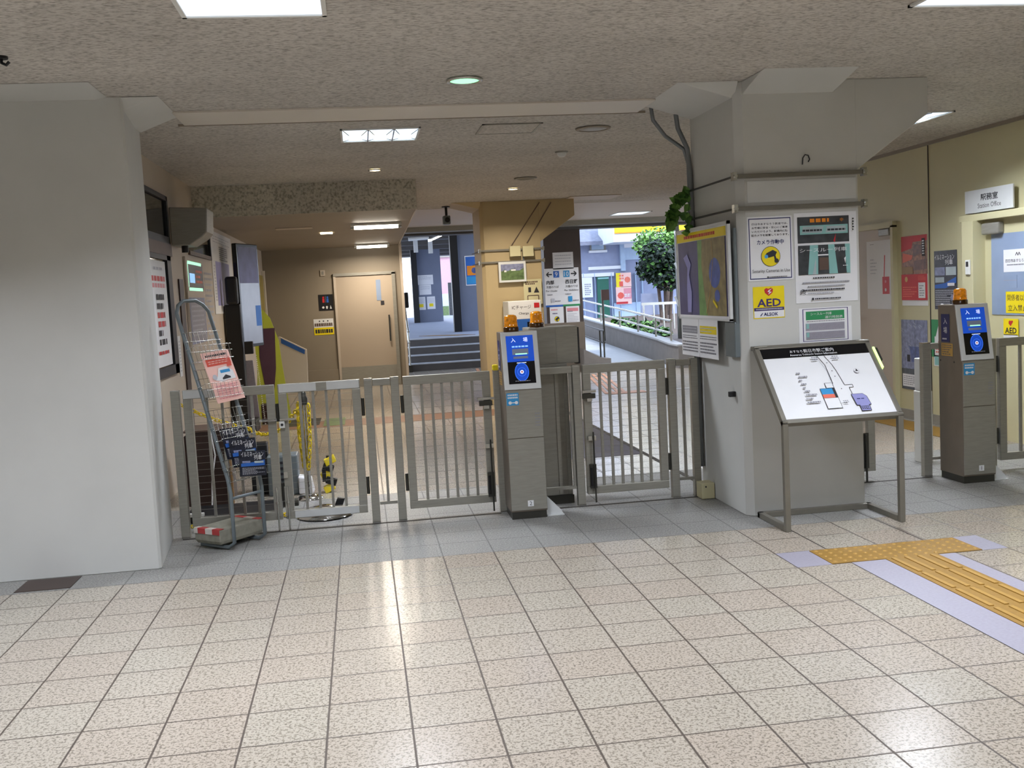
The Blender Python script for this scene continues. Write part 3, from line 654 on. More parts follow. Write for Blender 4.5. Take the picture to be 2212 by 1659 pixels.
def train_poster(F):
    F.r(.05, .665, .88, .955, 'photo_dark'); F.r(.09, .76, .86, .86, 'teal_ink'); F.p([(.12, .78), (.44, .775), (.47, .845), (.14, .85)], 'photo_train'); F.p([(.50, .775), (.84, .78), (.82, .845), (.52, .845)], 'photo_train')
    F.lines(.13, .79, .44, .82, 1, 'ink', .7, (.02, .06)); F.lines(.53, .79, .82, .82, 1, 'ink', .7, (.02, .06))
    F.lines(.25, .89, .70, .935, 1, 'orange_ink', .9, (.05, .08)); F.t(.76, .91, .024, '中', 'orange_ink'); F.p([(.62, .68), (.66, .76), (.645, .66)], 'red')
    F.r(.05, .315, .88, .64, 'photo_dark'); F.p([(.20, .315), (.36, .315), (.37, .64), (.24, .64)], 'teal_ink'); F.p([(.27, .315), (.33, .315), (.33, .50)], 'photo_train'); F.p([(.54, .315), (.68, .315), (.63, .64), (.53, .64)], 'teal_ink'); F.p([(.82, .315), (.88, .315), (.88, .64), (.80, .64)], 'teal_ink')
    F.r(.38, .36, .53, .50, 'brown_frame'); F.r(.36, .52, .53, .535, 'paper')
    F.t(.45, .585, .026, 'シースルー列車', 'paper', maxw=.76); F.p([(.78, .48), (.81, .50), (.80, .42)], 'paper'); F.lines(.76, .39, .85, .41, 1, 'paper', .4, (.02, .05))
    F.t(.48, .27, .012, '', 'ink'); F.lines(.27, .265, .67, .285, 1, 'ink', .7, (.02, .035)); F.lines(.10, .205, .86, .245, 1, 'ink_grey', .35, (.01, .03)); F.lines(.18, .165, .78, .20, 1, 'ink_grey', .35, (.01, .03)); F.lines(.10, .125, .86, .16, 1, 'ink', .5, (.015, .03)); F.lines(.18, .09, .60, .12, 1, 'ink_grey', .35, (.01, .03))
    for k in range(3): F.ln([(.055+.0*k, .10+.018*k), (.10, .118+.018*k), (.145, .10+.018*k)], .004, 'ink')
    F.lines(.29, .03, .71, .055, 1, 'ink', .6, (.012, .03)); F.d(.255, .043, .008, 'ink'); F.lines(.915, .78, .945, .93, 5, 'ink', .5, (.02, .03))
sheet('train_poster', 'large white poster with two train photographs, on the white column', 'poster', (2.963, CF, 1.352), NY, ZV, 0.418, 0.57, train_poster, .003)
def aed(F):
    F.r(0, .34, 1, 1, 'yellow'); F.r(.02, .24, .98, .34, 'purple_ink'); F.r(.02, .03, .98, .24, 'paper')
    F.p([(.50, .70), (.38, .80), (.36, .90), (.42, .95), (.50, .92), (.58, .96), (.64, .90), (.62, .80)], 'red'); F.p([(.50, .88), (.60, .93), (.52, .84), (.60, .82), (.48, .74), (.52, .82), (.46, .83)], 'paper')
    F.t(.5, .49, .05, 'AED', 'purple_ink', maxw=.76, bold=.02); F.lines(.08, .26, .92, .325, 1, 'ink_light', .5, (.03, .06))
    F.t(.55, .13, .021, 'ALSOK', 'navy', maxw=.46, bold=.015); F.p([(.20, .09), (.27, .17), (.30, .17), (.24, .09)], 'navy')
sheet('aed_sticker', 'yellow AED sticker with a red heart, low on the white column', 'sticker', (2.677, CF, 1.270), NY, ZV, 0.208, 0.202, aed, .0015, base='yellow')
def timetable(F):
    F.r(.07, .06, .93, .97, 'purple_ink'); F.r(.085, .075, .915, .955, 'paper'); F.r(.13, .66, .86, .90, 'green')
    F.t(.42, .825, .018, 'シースルー列車', 'paper', maxw=.40); F.t(.66, .72, .018, '運行時刻表', 'paper', maxw=.34)
    F.lines(.14, .60, .86, .64, 1, 'ink_grey', .5, (.02, .05)); F.r(.12, .36, .86, .57, 'ink_light'); F.r(.125, .37, .855, .56, 'lav_tile'); F.lines(.20, .38, .84, .55, 4, 'ink_grey', .35, (.02, .04))
    F.r(.12, .12, .86, .33, 'ink_light'); F.r(.125, .13, .855, .32, 'lav_tile'); F.lines(.14, .14, .84, .31, 4, 'ink_grey', .35, (.02, .04)); F.r(.13, .42, .18, .56, 'teal_ink'); F.r(.13, .18, .18, .31, 'teal_ink')
sheet('timetable', 'white timetable sheet with a green header, below the train poster', 'notice', (2.978, CF, 1.092), NY, ZV, 0.357, 0.228, timetable, .002)
MB().box(2.66, 3.385, CF-.004, CF, 2.0, 2.135, 'white_plate').build('blank_plate', None, .002, 'blank white plate between the two clamp bars on the white column', 'plate')
# clamp bars around both columns
def clamp(x0, x1, y0, y1, z, label, th=.026):
    t = thing('clamp_bar', label, 'clamp bar', ((x0+x1)/2, y0, z), 'clamp bars around the columns')
    MB().box(x0-.03, x1+.035, y0-.026, y0-.002, z-.014, z+.014, 'steel_frame').build('bar', t, .003)
    for x in (x0-.03, x1+.03):
        n = MB(); n.box(x-.012, x+.012, y0-.045, y0-.0, z-.026, z+.026, 'steel_bright'); n.cyl((x, y0-.06, z), (x, y0+.0, z), .011, 'steel_bright', 8); n.build('clamp_nut', t)
        MB().cyl((x, y0, z), (x, y1+.03, z-.0), .007, 'cable', 8).build('threaded_rod', t)
    return t
clamp(2.60, 3.40, 0.31, 1.20, 2.165, 'upper steel clamp bar around the white column')
clamp(2.60, 3.40, 0.31, 1.20, 1.965, 'lower steel clamp bar around the white column')
clamp(1.885, 2.70, 8.0, 8.85, 2.09, 'upper clamp bar around the beige column')
clamp(1.885, 2.70, 8.0, 8.85, 1.93, 'lower clamp bar around the beige column')
h = MB(); h.tube([(3.03, CF-.004, 2.225), (3.03, CF-.012, 2.265), (3.045, CF-.014, 2.285), (3.065, CF-.014, 2.28), (3.075, CF-.012, 2.255), (3.065, CF-.012, 2.24)], .004, 'cable', 6); h.build('hook', None, 0, 'small bent wire hook on the head of the white column', 'hook')
MB().box(2.555, 2.60, .46, .49, .765, .80, 'black').build('door_stop', None, .004, 'small black catch low on the side of the white column', 'catch')
# side face of the column (X = 2.6, faces left)
CX = 2.597
def route_map(F):
    F.r(.02, .03, .98, .88, 'map_violet'); F.r(.0, .885, .98, .985, 'yellow'); F.lines(.16, .91, .86, .96, 1, 'red', .7, (.02, .05))
    F.p([(.44, .03), (.60, .03), (.56, .3), (.52, .6), (.55, .88), (.44, .88)], 'map_green'); F.p([(.60, .03), (.96, .03), (.96, .88), (.53, .88), (.51, .6), (.55, .3)], 'map_tan')
    F.d(.76, .5, .11, 'map_blue', ry=.10); F.d(.80, .25, .05, 'map_blue', ry=.04); F.p([(.20, .06), (.28, .06), (.30, .3), (.25, .5), (.30, .62), (.22, .74), (.14, .70), (.22, .58), (.20, .35)], 'lavender')
    F.ln([(.58, .05), (.66, .25), (.70, .45), (.74, .65), (.72, .85)], .006, 'gold'); F.ln([(.72, .2), (.80, .12)], .02, 'yellow')
t = sheet('route_map_board', 'framed sightseeing map with yellow header on the side of the white column', 'map', (CX-.05, 1.42, 1.275), NX, ZV, 1.045, 0.605, route_map, .003)
f = MB()
for a in ((1.42, 1.44, 1.26, 1.90), (.355, .375, 1.26, 1.90)): f.box(CX-.057, CX-.038, a[0], a[1], a[2], a[3], 'white_plate')
for a in ((1.262, 1.276), (1.880, 1.90)): f.box(CX-.057, CX-.038, .355, 1.44, a[0], a[1], 'white_plate')
f.box(CX-.049, CX-.040, .37, 1.43, 1.27, 1.885, 'white_plate'); [f.box(CX-.041, CX, yy, yy+.03, 1.4, 1.8, 'steel_dull') for yy in (.6, 1.0)]; f.build('frame', t)
def cal(c):
    def d(F):
        F.r(.06, .62, .94, .82, c); F.lines(.1, .64, .9, .80, 2, 'ink_light', .3, (.03, .08)); F.lines(.06, .46, .94, .58, 2, 'ink_grey', .4, (.02, .06)); F.lines(.06, .10, .94, .42, 4, 'ink_grey', .5, (.03, .06))
    return d
sheet('calendar', 'white notice with a grey block hung below the framed map', 'notice', (CX-.052, 1.385, 1.0), NX, ZV, 0.385, 0.262, cal('ink_grey'), .002)
sheet('calendar', 'white notice with a yellow block hung below the framed map', 'notice', (CX-.052, 0.995, 1.0), NX, ZV, 0.385, 0.268, cal('yellow'), .002)
cb = thing('conduit_box', 'grey conduit box behind the framed map on the white column', 'conduit box', (CX, .42, 1.0))
MB().box(CX-.036, CX-.001, .34, .52, 1.03, 1.255, 'grey_paint').build('cover', cb, .006)
MB().tube([(CX-.016, .345, 1.25), (CX-.016, .342, 1.5), (CX-.016, .342, 1.85)], .012, 'grey_paint').build('pipe', cb)
# conduits at the rear edge of the column
cd = thing('conduit', 'pair of grey conduits running down the rear edge of the white column', 'conduit', (CX, 1.16, 0))
MB().tube([(2.30, 1.12, 2.745), (2.31, 1.12, 2.66), (2.40, 1.14, 2.55), (2.54, 1.17, 2.46), (2.572, 1.18, 2.36), (2.575, 1.18, 1.5), (2.575, 1.18, 0.2)], .014, 'conduit').build('pipe', cd)
MB().tube([(2.47, 1.12, 2.745), (2.49, 1.13, 2.60), (2.56, 1.15, 2.46), (2.58, 1.16, 2.3), (2.58, 1.145, 1.5), (2.58, 1.145, 0.2)], .017, 'conduit').build('pipe', cd)
MB().box(2.50, 2.595, .93, 1.05, 0.003, .115, 'paint_cream').build('junction_box', None, .005, 'small cream junction box on the floor at the foot of the white column', 'junction box')
MB().cyl((2.53, .929, .09), (2.53, .927, .09), .006, 'ink').build('screw', bpy.data.objects['junction_box'])
# ivy
def leaf_shape(mb, c, d, n, s, m):
    c = Vector(c); d = Vector(d).normalized(); n = Vector(n); n = (n-d*n.dot(d)).normalized(); w = d.cross(n)
    pts = [c, c+d*s*.25+w*s*.42, c+d*s*.55+w*s*.30+n*s*.05, c+d*s, c+d*s*.55-w*s*.30+n*s*.05, c+d*s*.25-w*s*.42]
    mb.add(pts, [(0, 1, 2, 3), (0, 3, 4, 5)], m)
iv = thing('ivy', 'trailing green ivy hanging on the conduit beside the white column', 'plant', (2.5, 1.16, 1.9))
st_ = MB(); lf = MB()
for k, (pts) in enumerate(([(2.57, 1.15, 2.13), (2.49, 1.13, 2.11), (2.42, 1.12, 2.05), (2.40, 1.12, 1.96)], [(2.57, 1.15, 2.14), (2.51, 1.16, 2.13), (2.45, 1.14, 2.13)], [(2.57, 1.16, 2.10), (2.54, 1.14, 2.0), (2.55, 1.14, 1.86)], [(2.5, 1.14, 2.11), (2.46, 1.12, 2.02), (2.43, 1.12, 1.92)])):
    st_.tube(pts, .003, 'leaf', 5)
    for q in range(26 if k != 2 else 9):
        f_ = random.random()*(len(pts)-1); i = int(f_); p = Vector(pts[i]).lerp(Vector(pts[min(i+1, len(pts)-1)]), f_-i)
        leaf_shape(lf, p, (random.uniform(-1, .0), random.uniform(-.6, .1), random.uniform(-1.2, .5)), (random.uniform(-.6, .6), -1, random.uniform(-.2, .8)), random.uniform(.045, .085), random.choice(['leaf', 'leaf_light', 'leaf', 'leaf_light']))
st_.build('stem', iv); lf.build('foliage', iv)

# ---------------------------------------------------------------- station map stand
t = thing('map_stand', 'slanted station map on a grey steel stand before the white column', 'map stand', (3.03, -0.15, 0))
x0, x1 = 2.668, 3.402; w2 = .017
for x in (x0, x1):
    MB().box(x-w2, x+w2, -.167, -.133, 0.0, .672, 'steel_frame').build('leg', t, .003)
    MB().box(x-w2, x+w2, -.133, .285, 0.0, .035, 'steel_frame').build('foot', t, .003)
MB().box(x0-w2, x1+w2, .25, .285, 0.0, .035, 'steel_frame').build('rear_bar', t, .003)
Uv = Vector((1, 0, 0)); A = Vector((x0-w2, -.167, .655)); B = Vector((x0-w2, .262, 1.098)); Vv = (B-A); hh = Vv.length; Vv.normalize(); ww = x1-x0+2*w2; Nn = Uv.cross(Vv)
fr = MB()
for (a, b2, c, d) in ((0, ww, 0, .03), (0, ww, hh-.03, hh), (0, .03, 0, hh), (ww-.03, ww, 0, hh)):
    fr.obox(A+Uv*(a+b2)/2+Vv*(c+d)/2-Nn*.012, Uv*(b2-a)/2, Vv*(d-c)/2, Nn*.018, 'steel_frame')
fr.build('frame', t, .003)
for x in (x0, x1-.05):
    MB().box(x-.02, x+.07, .245, .305, 1.07, 1.098, 'steel_frame').build('clip', t, .003)
mp = MB(); O = A+Uv*.03+Vv*.03; pw, ph = ww-.06, hh-.06
mp.obox(O+Uv*pw/2+Vv*ph/2-Nn*.008, Uv*pw/2, Vv*ph/2, Nn*.006, 'paper')
F = Face(mp, O, Uv, Vv, pw, ph, -.0015)
F.r(0, .86, 1, 1, 'black_gloss'); F.t(.345, .945, .021, 'あすなろう', 'paper', maxw=.15); F.t(.54, .945, .03, '四日市駅ご案内', 'paper', maxw=.28); F.t(.48, .893, .016, 'Asunarou Yokkaichi Station Information', 'paper', maxw=.44)
F.ln([(.50, .86), (.54, .72), (.54, .45), (.52, .45)], .0035, 'ink'); F.ln([(.565, .86), (.605, .72), (.62, .62), (.64, .42), (.71, .42), (.71, .38), (.67, .38), (.675, .28)], .003, 'ink'); F.ln([(.48, .86), (.50, .8), (.535, .62), (.53, .47)], .0015, 'ink_grey')
F.r(.46, .385, .535, .46, 'ink'); F.r(.465, .39, .53, .455, 'paper')
F.r(.40, .10, .535, .385, 'ink'); F.r(.403, .30, .51, .38, 'cyan_ink'); F.r(.403, .25, .51, .30, 'coral'); F.r(.403, .105, .53, .245, 'paper')
F.p([(.655, .28), (.76, .28), (.79, .24), (.80, .12), (.78, .12), (.78, .04), (.69, .04), (.69, .12), (.665, .12)], 'ink'); F.p([(.66, .275), (.758, .275), (.786, .238), (.795, .125), (.775, .125), (.775, .045), (.695, .045), (.695, .125), (.67, .125)], 'lavender')
F.lines(.69, .2, .76, .215, 1, 'navy', .8, (.02, .05)); F.lines(.70, .055, .77, .11, 3, 'ink', .5, (.01, .02))
F.d(.80, .60, .018, 'ink_light'); F.d(.80, .60, .016, 'paper'); F.p([(.80, .63), (.785, .585), (.80, .593), (.815, .585)], 'ink')
for i, (u, wd) in enumerate(((.24, .05), (.25, .08), (.24, .05), (.245, .05), (.25, .04), (.25, .05), (.25, .10), (.24, .07), (.235, .16))): F.lines(u, .60-.052*i, u+wd, .625-.052*i, 1, 'ink_grey', .8, (.008, .025))
for (u, v) in ((.555, .73), (.57, .61), (.575, .53), (.585, .35)): F.d(u, v, .0035, 'ink')
F.lines(.43, .77, .49, .83, 2, 'ink_grey', .5, (.01, .02)); F.lines(.62, .77, .68, .83, 2, 'ink_grey', .5, (.01, .02)); F.lines(.55, .15, .60, .19, 2, 'ink_grey', .5, (.01, .02))
mp.build('map_panel', t)
MB().obox(A+Uv*(ww+.004)+Vv*(hh*.74)+Nn*.004, Uv*.006, Vv*.085, Nn*.012, 'lamp_bar').build('light_strip', t)
MB().obox(A+Uv*(ww+.016)+Vv*(hh*.79)-Nn*.02, Uv*.014, Vv*.05, Nn*.03, 'steel_dark').build('strip_housing', t)

# ---------------------------------------------------------------- office wall on the right (X = 5.75)
WX = 5.747
def wsheet(name, label, cat, px, draw, base='paper', th=.002, group=None):
    """poster on the office wall from its left-top, right-top and left-bottom pixels"""
    a = P(*px[0], X=WX); b2 = P(*px[1], X=WX); c = P(*px[2], X=WX)
    return sheet(name, label, cat, (WX-.0005, a.y, c.z), NX, ZV, a.y-b2.y, a.z-c.z, draw, th, base, group)
def dr(F):
    F.r(0, .45, 1, 1, 'photo_food'); F.p([(0, .90), (1, .92), (1, 1), (0, 1)], 'red'); F.p([(0, .78), (.4, .82), (.5, .98), (0, .95)], 'red'); F.p([(.05, .62), (.4, .66), (.45, .72), (.05, .76)], 'coral'); F.p([(.45, .70), (.8, .74), (.8, .86), (.5, .88)], 'photo_brown'); F.p([(.45, .50), (.98, .52), (.98, .66), (.5, .64)], 'photo_brown'); F.r(.80, .70, .92, .95, 'ink'); F.lines(.82, .72, .9, .93, 6, 'paper', .5, (.03, .06)); F.r(.02, .46, .45, .56, 'tan')
    F.r(0, .08, 1, .45, 'red'); F.lines(.05, .12, .6, .28, 5, 'coral', .35, (.03, .08)); F.r(.66, .11, .92, .33, 'paper'); F.lines(.7, .13, .88, .3, 5, 'ink_grey', .4, (.03, .08)); F.d(.2, .38, .03, 'gold', 6); F.lines(.66, .36, .95, .43, 4, 'coral', .3, (.02, .06))
wsheet('food_poster', 'red and brown food poster on the office wall', 'poster', ((1947, 512), (2003, 505), (1950, 660)), dr)
def dr(F):
    F.t(.46, .89, .05, 'イルミネーション', 'paper', maxw=.86); F.t(.66, .80, .05, '列車', 'paper', maxw=.34); F.r(.03, .58, .48, .72, 'photo_snow'); F.r(.52, .58, .97, .72, 'photo_train'); F.p([(.03, .42), (.5, .45), (.97, .55), (.97, .45), (.5, .36), (.03, .36)], 'blue'); F.r(.05, .46, .45, .55, 'photo_train'); F.lines(.05, .06, .95, .34, 9, 'ink_light', .4, (.03, .08)); F.r(.6, .40, .9, .45, 'paper'); F.d(.8, .2, .03, 'photo_snow'); F.d(.35, .07, .03, 'paper', 8, .02)
wsheet('night_train_poster', 'dark blue illumination train poster on the office wall', 'poster', ((2018, 543), (2067, 537), (2020, 668)), dr, 'photo_night')
def dr(F):
    F.r(0, .38, 1, 1, 'photo_snow'); F.r(.1, .4, .9, .62, 'photo_blue'); F.p([(.05, .38), (.4, .38), (.32, .6), (.2, .66), (.08, .6)], 'photo_snow'); F.r(.0, .30, 1, .40, 'photo_snow'); F.r(.22, .40, .34, .50, 'ink'); F.r(0, 0, 1, .30, 'photo_dark'); F.r(.04, .04, .55, .22, 'paper'); F.lines(.08, .06, .5, .2, 5, 'ink_grey', .35, (.04, .1)); F.lines(.66, .05, .9, .22, 3, 'ink_light', .5, (.05, .08)); F.ln([(.55, 1), (.55, .4)], .006, 'photo_dark')
    for k in range(14):
        u = random.random()*.9; v = random.uniform(.55, .97); F.ln([(u, v), (u+.09, v-.03)], .004, 'ink_light')
wsheet('winter_poster', 'blue and white winter poster low on the office wall', 'poster', ((1947, 690), (2003, 688), (1948, 838)), dr, 'photo_blue')
def dr(F):
    F.p([(.2, .55), (.35, .9), (.5, .55)], 'paper'); F.r(.15, .05, .95, .55, 'paper'); F.t(.55, .42, .05, 'AED', 'red', maxw=.55); F.lines(.2, .1, .9, .33, 3, 'coral', .5, (.05, .1))
wsheet('aed_map', 'green AED notice on the office wall partly behind terminal 1', 'notice', ((2012, 690), (2060, 688), (2012, 770)), dr, 'green')
def dr(F): F.r(.05, .05, .95, .5, 'teal_ink')
wsheet('green_notice', 'small pale green notice behind the barrier post left of terminal 1', 'notice', ((2018, 748), (2045, 746), (2018, 790)), dr, 'paper')
# doors in the office wall
t = thing('door_1', 'cream door in a dark frame, beside the white column', 'door', (5.75, 4.6, 0)); t['kind'] = 'structure'
f = MB(); f.box(5.70, 5.752, 4.12, 4.17, 0, 2.0, 'paint_cream'); f.box(5.70, 5.752, 5.45, 5.5, 0, 2.0, 'paint_cream'); f.box(5.70, 5.752, 4.12, 5.5, 1.98, 2.04, 'paint_cream'); f.build('frame', t)
MB().box(5.735, 5.7495, 4.17, 5.45, 0, 1.98, 'wall_panel').build('door_panel', t)
MB().box(5.70, 5.736, 4.20, 4.42, 1.90, 1.975, 'steel_dull').build('door_closer', t, .01)
l = MB(); l.cyl((5.735, 5.0, 1.02), (5.68, 5.0, 1.02), .018, 'steel'); l.cyl((5.69, 5.0, 1.02), (5.69, 4.9, 1.02), .012, 'steel'); l.build('door_handle', t)
a = P(1897, 525, X=5.73)
def dr(F):
    F.ln([(.66, .40), (.70, .78)], .02, 'red'); F.r(.60, .22, .86, .47, 'red'); F.d(.72, .40, .016, 'pink'); F.d(.72, .28, .018, 'paper'); F.lines(.15, .94, .3, .96, 1, 'ink_grey', .4, (.02, .04)); F.lines(.15, .5, .4, .75, 5, 'ink_light', .3, (.03, .06))
t = sheet('plain_poster', 'cream poster with a red tag drawing, on the door beside the white column', 'poster', (5.733, 4.74, 1.13), NX, ZV, 0.56, 0.73, dr, .002)
t = thing('door_2', 'glazed cream office door at the right edge', 'door', (5.75, 2.0, 0)); t['kind'] = 'structure'
f = MB(); f.box(5.66, 5.752, 2.72, 2.80, 0, 1.99, 'paint_cream'); f.box(5.66, 5.752, 1.30, 1.38, 0, 1.99, 'paint_cream'); f.box(5.64, 5.752, 1.30, 2.82, 1.93, 1.99, 'paint_cream'); f.box(5.60, 5.752, 2.55, 2.72, 0, 1.93, 'paint_cream'); f.build('frame', t, .004)
MB().box(5.72, 5.7495, 1.38, 2.55, 0, 1.93, 'paint_cream').build('door_panel', t)
MB().box(5.714, 5.721, 1.5, 2.45, 1.10, 1.80, 'glass_blue').build('window_pane', t)
MB().box(5.66, 5.721, 2.27, 2.52, 1.80, 1.90, 'steel_dull').build('door_closer', t, .015)
DX = 5.7135
def dsheet(name, label, cat, px, draw, base='paper', th=.002):
    a = P(*px[0], X=DX); b2 = P(*px[1], X=DX); c = P(*px[2], X=DX)
    return sheet(name, label, cat, (DX, a.y, c.z), NX, ZV, a.y-b2.y, a.z-c.z, draw, th, base)
def dr(F):
    F.ln([(.40, .72), (.44, .86), (.48, .72)], .008, 'ink'); F.ln([(.48, .72), (.52, .86), (.56, .72)], .008, 'ink'); F.t(.5, .5, .03, '四日市あすなろう鉄道', 'ink', maxw=.86); F.lines(.12, .28, .8, .36, 1, 'ink_grey', .7, (.02, .05))
dsheet('name_plate', 'white plate with the railway name on the office door glass', 'notice', ((2168, 540), (2235, 535), (2170, 588)), dr)
def dr(F): F.t(.5, .72, .055, '関係者以外', 'ink', maxw=.88); F.t(.5, .24, .055, '立入禁止', 'ink', maxw=.80)
dsheet('no_entry_notice', 'yellow no entry notice on the office door', 'notice', ((2173, 630), (2225, 626), (2175, 676)), dr, 'yellow')
def dr(F):
    F.p([(.5, .62), (.36, .74), (.36, .86), (.45, .92), (.5, .88), (.6, .92), (.66, .86)], 'red'); F.t(.5, .40, .05, 'AED', 'ink', maxw=.78, bold=.02); F.r(0, 0, 1, .16, 'paper'); F.r(.02, .16, .98, .2, 'ink')
dsheet('aed_sticker', 'small yellow AED sticker on the office door above the barrier', 'sticker', ((2168, 688), (2200, 686), (2170, 730)), dr, 'yellow')
dsheet('door_notice', 'grey blank notice on the office door glass below the name plate', 'notice', ((2168, 595), (2197, 593), (2168, 622)), lambda F: F.ln([(0, .6), (1, .6)], .004, 'ink_grey'), 'glass_blue')
MB().box(5.585, 5.6, 2.58, 2.645, 1.46, 1.59, 'white_paint').build('intercom', None, .004, 'white intercom on the office door frame', 'intercom')
MB().box(5.583, 5.586, 2.595, 2.63, 1.53, 1.575, 'ink').build('display', bpy.data.objects['intercom'])
t = thing('station_office_sign', 'white Station Office sign jutting out above the office door', 'sign', (5.7, 2.45, 2.0))
def dr(F): F.t(.52, .64, .062, '駅務室', 'ink', maxw=.36, bold=.02); F.t(.52, .28, .042, 'Station Office', 'ink', maxw=.48)
b_ = sheet('board', None, None, (5.705, 2.805, 2.005), NX, ZV, 0.70, 0.20, dr, .012, 'white_plate')
b_.location = Vector(b_.location)-Vector((5.7, 2.45, 2.0)); b_.parent = t
MB().box(5.705, 5.75, 2.2, 2.7, 2.06, 2.15, 'steel_dull').build('bracket', t)

# ---------------------------------------------------------------- brochure stand, concrete block
A = Vector((-.66, .60, 0)); B = Vector((-.49, .80, 0)); U = (B-A).normalized(); n_ = Vector((-U.y, U.x, 0)); W = (B-A).length
V = (n_*.38+Vector((0, 0, 1.15))).normalized(); N = U.cross(V); O = A+Vector((0, 0, .40))
t = thing('brochure_stand', 'leaning grey tube brochure stand with wire racks before the double gate', 'brochure stand', A)
top = O+V*1.16
pts = [A+n_*.30+Vector((0, 0, .018)), A+n_*.05+Vector((0, 0, .018)), A+Vector((0, 0, .05)), A+Vector((0, 0, .36)), O+V*.05, O+V*.6, top, top+U*.03+V*.05, top+U*.08+V*.08, top+U*.18+V*.08, top+U*.23+V*.05, top+U*W, O+U*W+V*.6, O+U*W+V*.05, B+Vector((0, 0, .36)), B+Vector((0, 0, .05)), B+n_*.05+Vector((0, 0, .018)), B+n_*.30+Vector((0, 0, .018))]
MB().tube(pts, .0125, 'grey_paint', 10).build('tube_frame', t)
MB().cyl(A+Vector((0, 0, .33)), B+Vector((0, 0, .33)), .010, 'grey_paint').build('crossbar', t)
for k, v0 in enumerate((.03, .30, .57, .82)):
    w_ = MB(); z1 = .20
    for i in range(9): w_.tube([O+U*W*(i/8)+V*(v0+z1)+N*.02, O+U*W*(i/8)+V*v0+N*.02, O+U*W*(i/8)+V*v0+N*.075, O+U*W*(i/8)+V*(v0+.09)+N*.085], .0016, 'steel_bright', 4)
    for (v, d) in ((0, .02), (.07, .02), (.14, .02), (.20, .02), (.0, .075), (.05, .08), (.09, .085)): w_.tube([O-U*.02+V*(v0+v)+N*d, O+U*(W+.02)+V*(v0+v)+N*d], .0018, 'steel_bright', 4)
    for e in (-.02, W+.02): w_.tube([O+U*e+V*(v0+.09)+N*.0, O+U*e+V*(v0+.09)+N*.085], .0018, 'steel_bright', 4)
    w_.build('wire_rack', t)
def dr(F):
    F.lines(.12, .90, .88, .95, 1, 'ink', .8, (.04, .08)); F.r(.08, .72, .95, .86, 'red_bright'); F.lines(.15, .75, .85, .83, 2, 'paper_pink', .4, (.06, .12)); F.p([(.3, .50), (.42, .66), (.7, .68), (.9, .58), (.92, .42), (.4, .40), (.2, .44)], 'paper'); F.r(.45, .56, .80, .62, 'cyan_ink'); F.p([(.45, .46), (.6, .52), (.75, .47), (.75, .44), (.45, .43)], 'ink'); F.d(.2, .5, .018, 'ink_light'); F.lines(.1, .05, .9, .34, 6, 'pink', .4, (.05, .12)); F.r(.75, .67, .92, .72, 'red_bright')
t2 = sheet('leaflet', 'pink leaflet with red header in the upper rack of the brochure stand', 'leaflet', O+V*.53+U*.055+N*.055, U+V*.06, V-U*.06, .235, .335, dr, .003, 'paper_pink')
def dr(F):
    F.t(.5, .86, .032, 'イルミネーション', 'paper', maxw=.85); F.t(.70, .72, .03, '列車', 'paper', maxw=.3); F.p([(.05, .5), (.5, .54), (.95, .62), (.95, .40), (.05, .38)], 'blue'); F.r(.1, .52, .4, .6, 'photo_snow'); F.r(.55, .5, .9, .58, 'photo_train'); F.lines(.08, .06, .92, .34, 6, 'ink_light', .35, (.04, .1))
for k, (dv, du, dn, tl, lb) in enumerate(((.17, .00, .05, -.05, 'dark blue train leaflet, topmost in the lower rack of the brochure stand'), (.11, .012, .064, -.08, 'dark blue leaflet lying over another in the lower rack of the brochure stand'), (.045, .03, .080, -.13, 'frontmost dark blue leaflet drooping from the lower rack of the brochure stand'))):
    sheet('flyer', lb, 'leaflet', O+V*dv+U*du+N*dn, U+V*tl, (V-U*tl)+N*.10*k, .215, .20-.02*k, dr, .003, 'photo_night', 'dark blue leaflets in the lower rack')
c = (A+B)/2+n_*.185
t = thing('concrete_block', 'grey concrete block with red and white tape weighing down the brochure stand', 'weight block', (c.x, c.y, .036))
cm = MB(); L2, W2 = .185, .115
base = [c-U*L2-n_*W2, c+U*L2-n_*W2, c+U*L2+n_*W2, c-U*L2+n_*W2]
lo = [c+(b-c)*.93+Vector((0, 0, .036)) for b in base]; hi = [b+Vector((0, 0, .135)) for b in base]; mid = [c+(b-c)*1.0+Vector((0, 0, .06)) for b in base]
cm.add(lo+mid+hi, [(3, 2, 1, 0), (8, 9, 10, 11)]+[(i, (i+1) % 4, 4+(i+1) % 4, 4+i) for i in range(4)]+[(4+i, 4+(i+1) % 4, 8+(i+1) % 4, 8+i) for i in range(4)], 'concrete'); cm.build('body', t, .008)
for sgn, parts in ((-1, ((-1, -.45, 'tape_red'), (-.45, .1, 'tape_white'), (.1, .7, 'tape_red'), (.7, 1, 'tape_white'))), (1, ((-1, -.5, 'tape_red'), (-.5, .2, 'tape_white'), (.2, 1, 'tape_red')))):
    for a, b2, m_ in parts:
        e = MB(); p = c+U*(L2+.002)*sgn+Vector((0, 0, .12)); e.obox(p+n_*W2*(a+b2)/2, U*.0015, n_*W2*(b2-a)/2, Vector((0, 0, .017)), m_); e.obox(p+n_*W2*(a+b2)/2-U*.02*sgn+Vector((0, 0, .0165)), U*.02, n_*W2*(b2-a)/2, Vector((0, 0, .0012)), m_); e.build('tape', t)

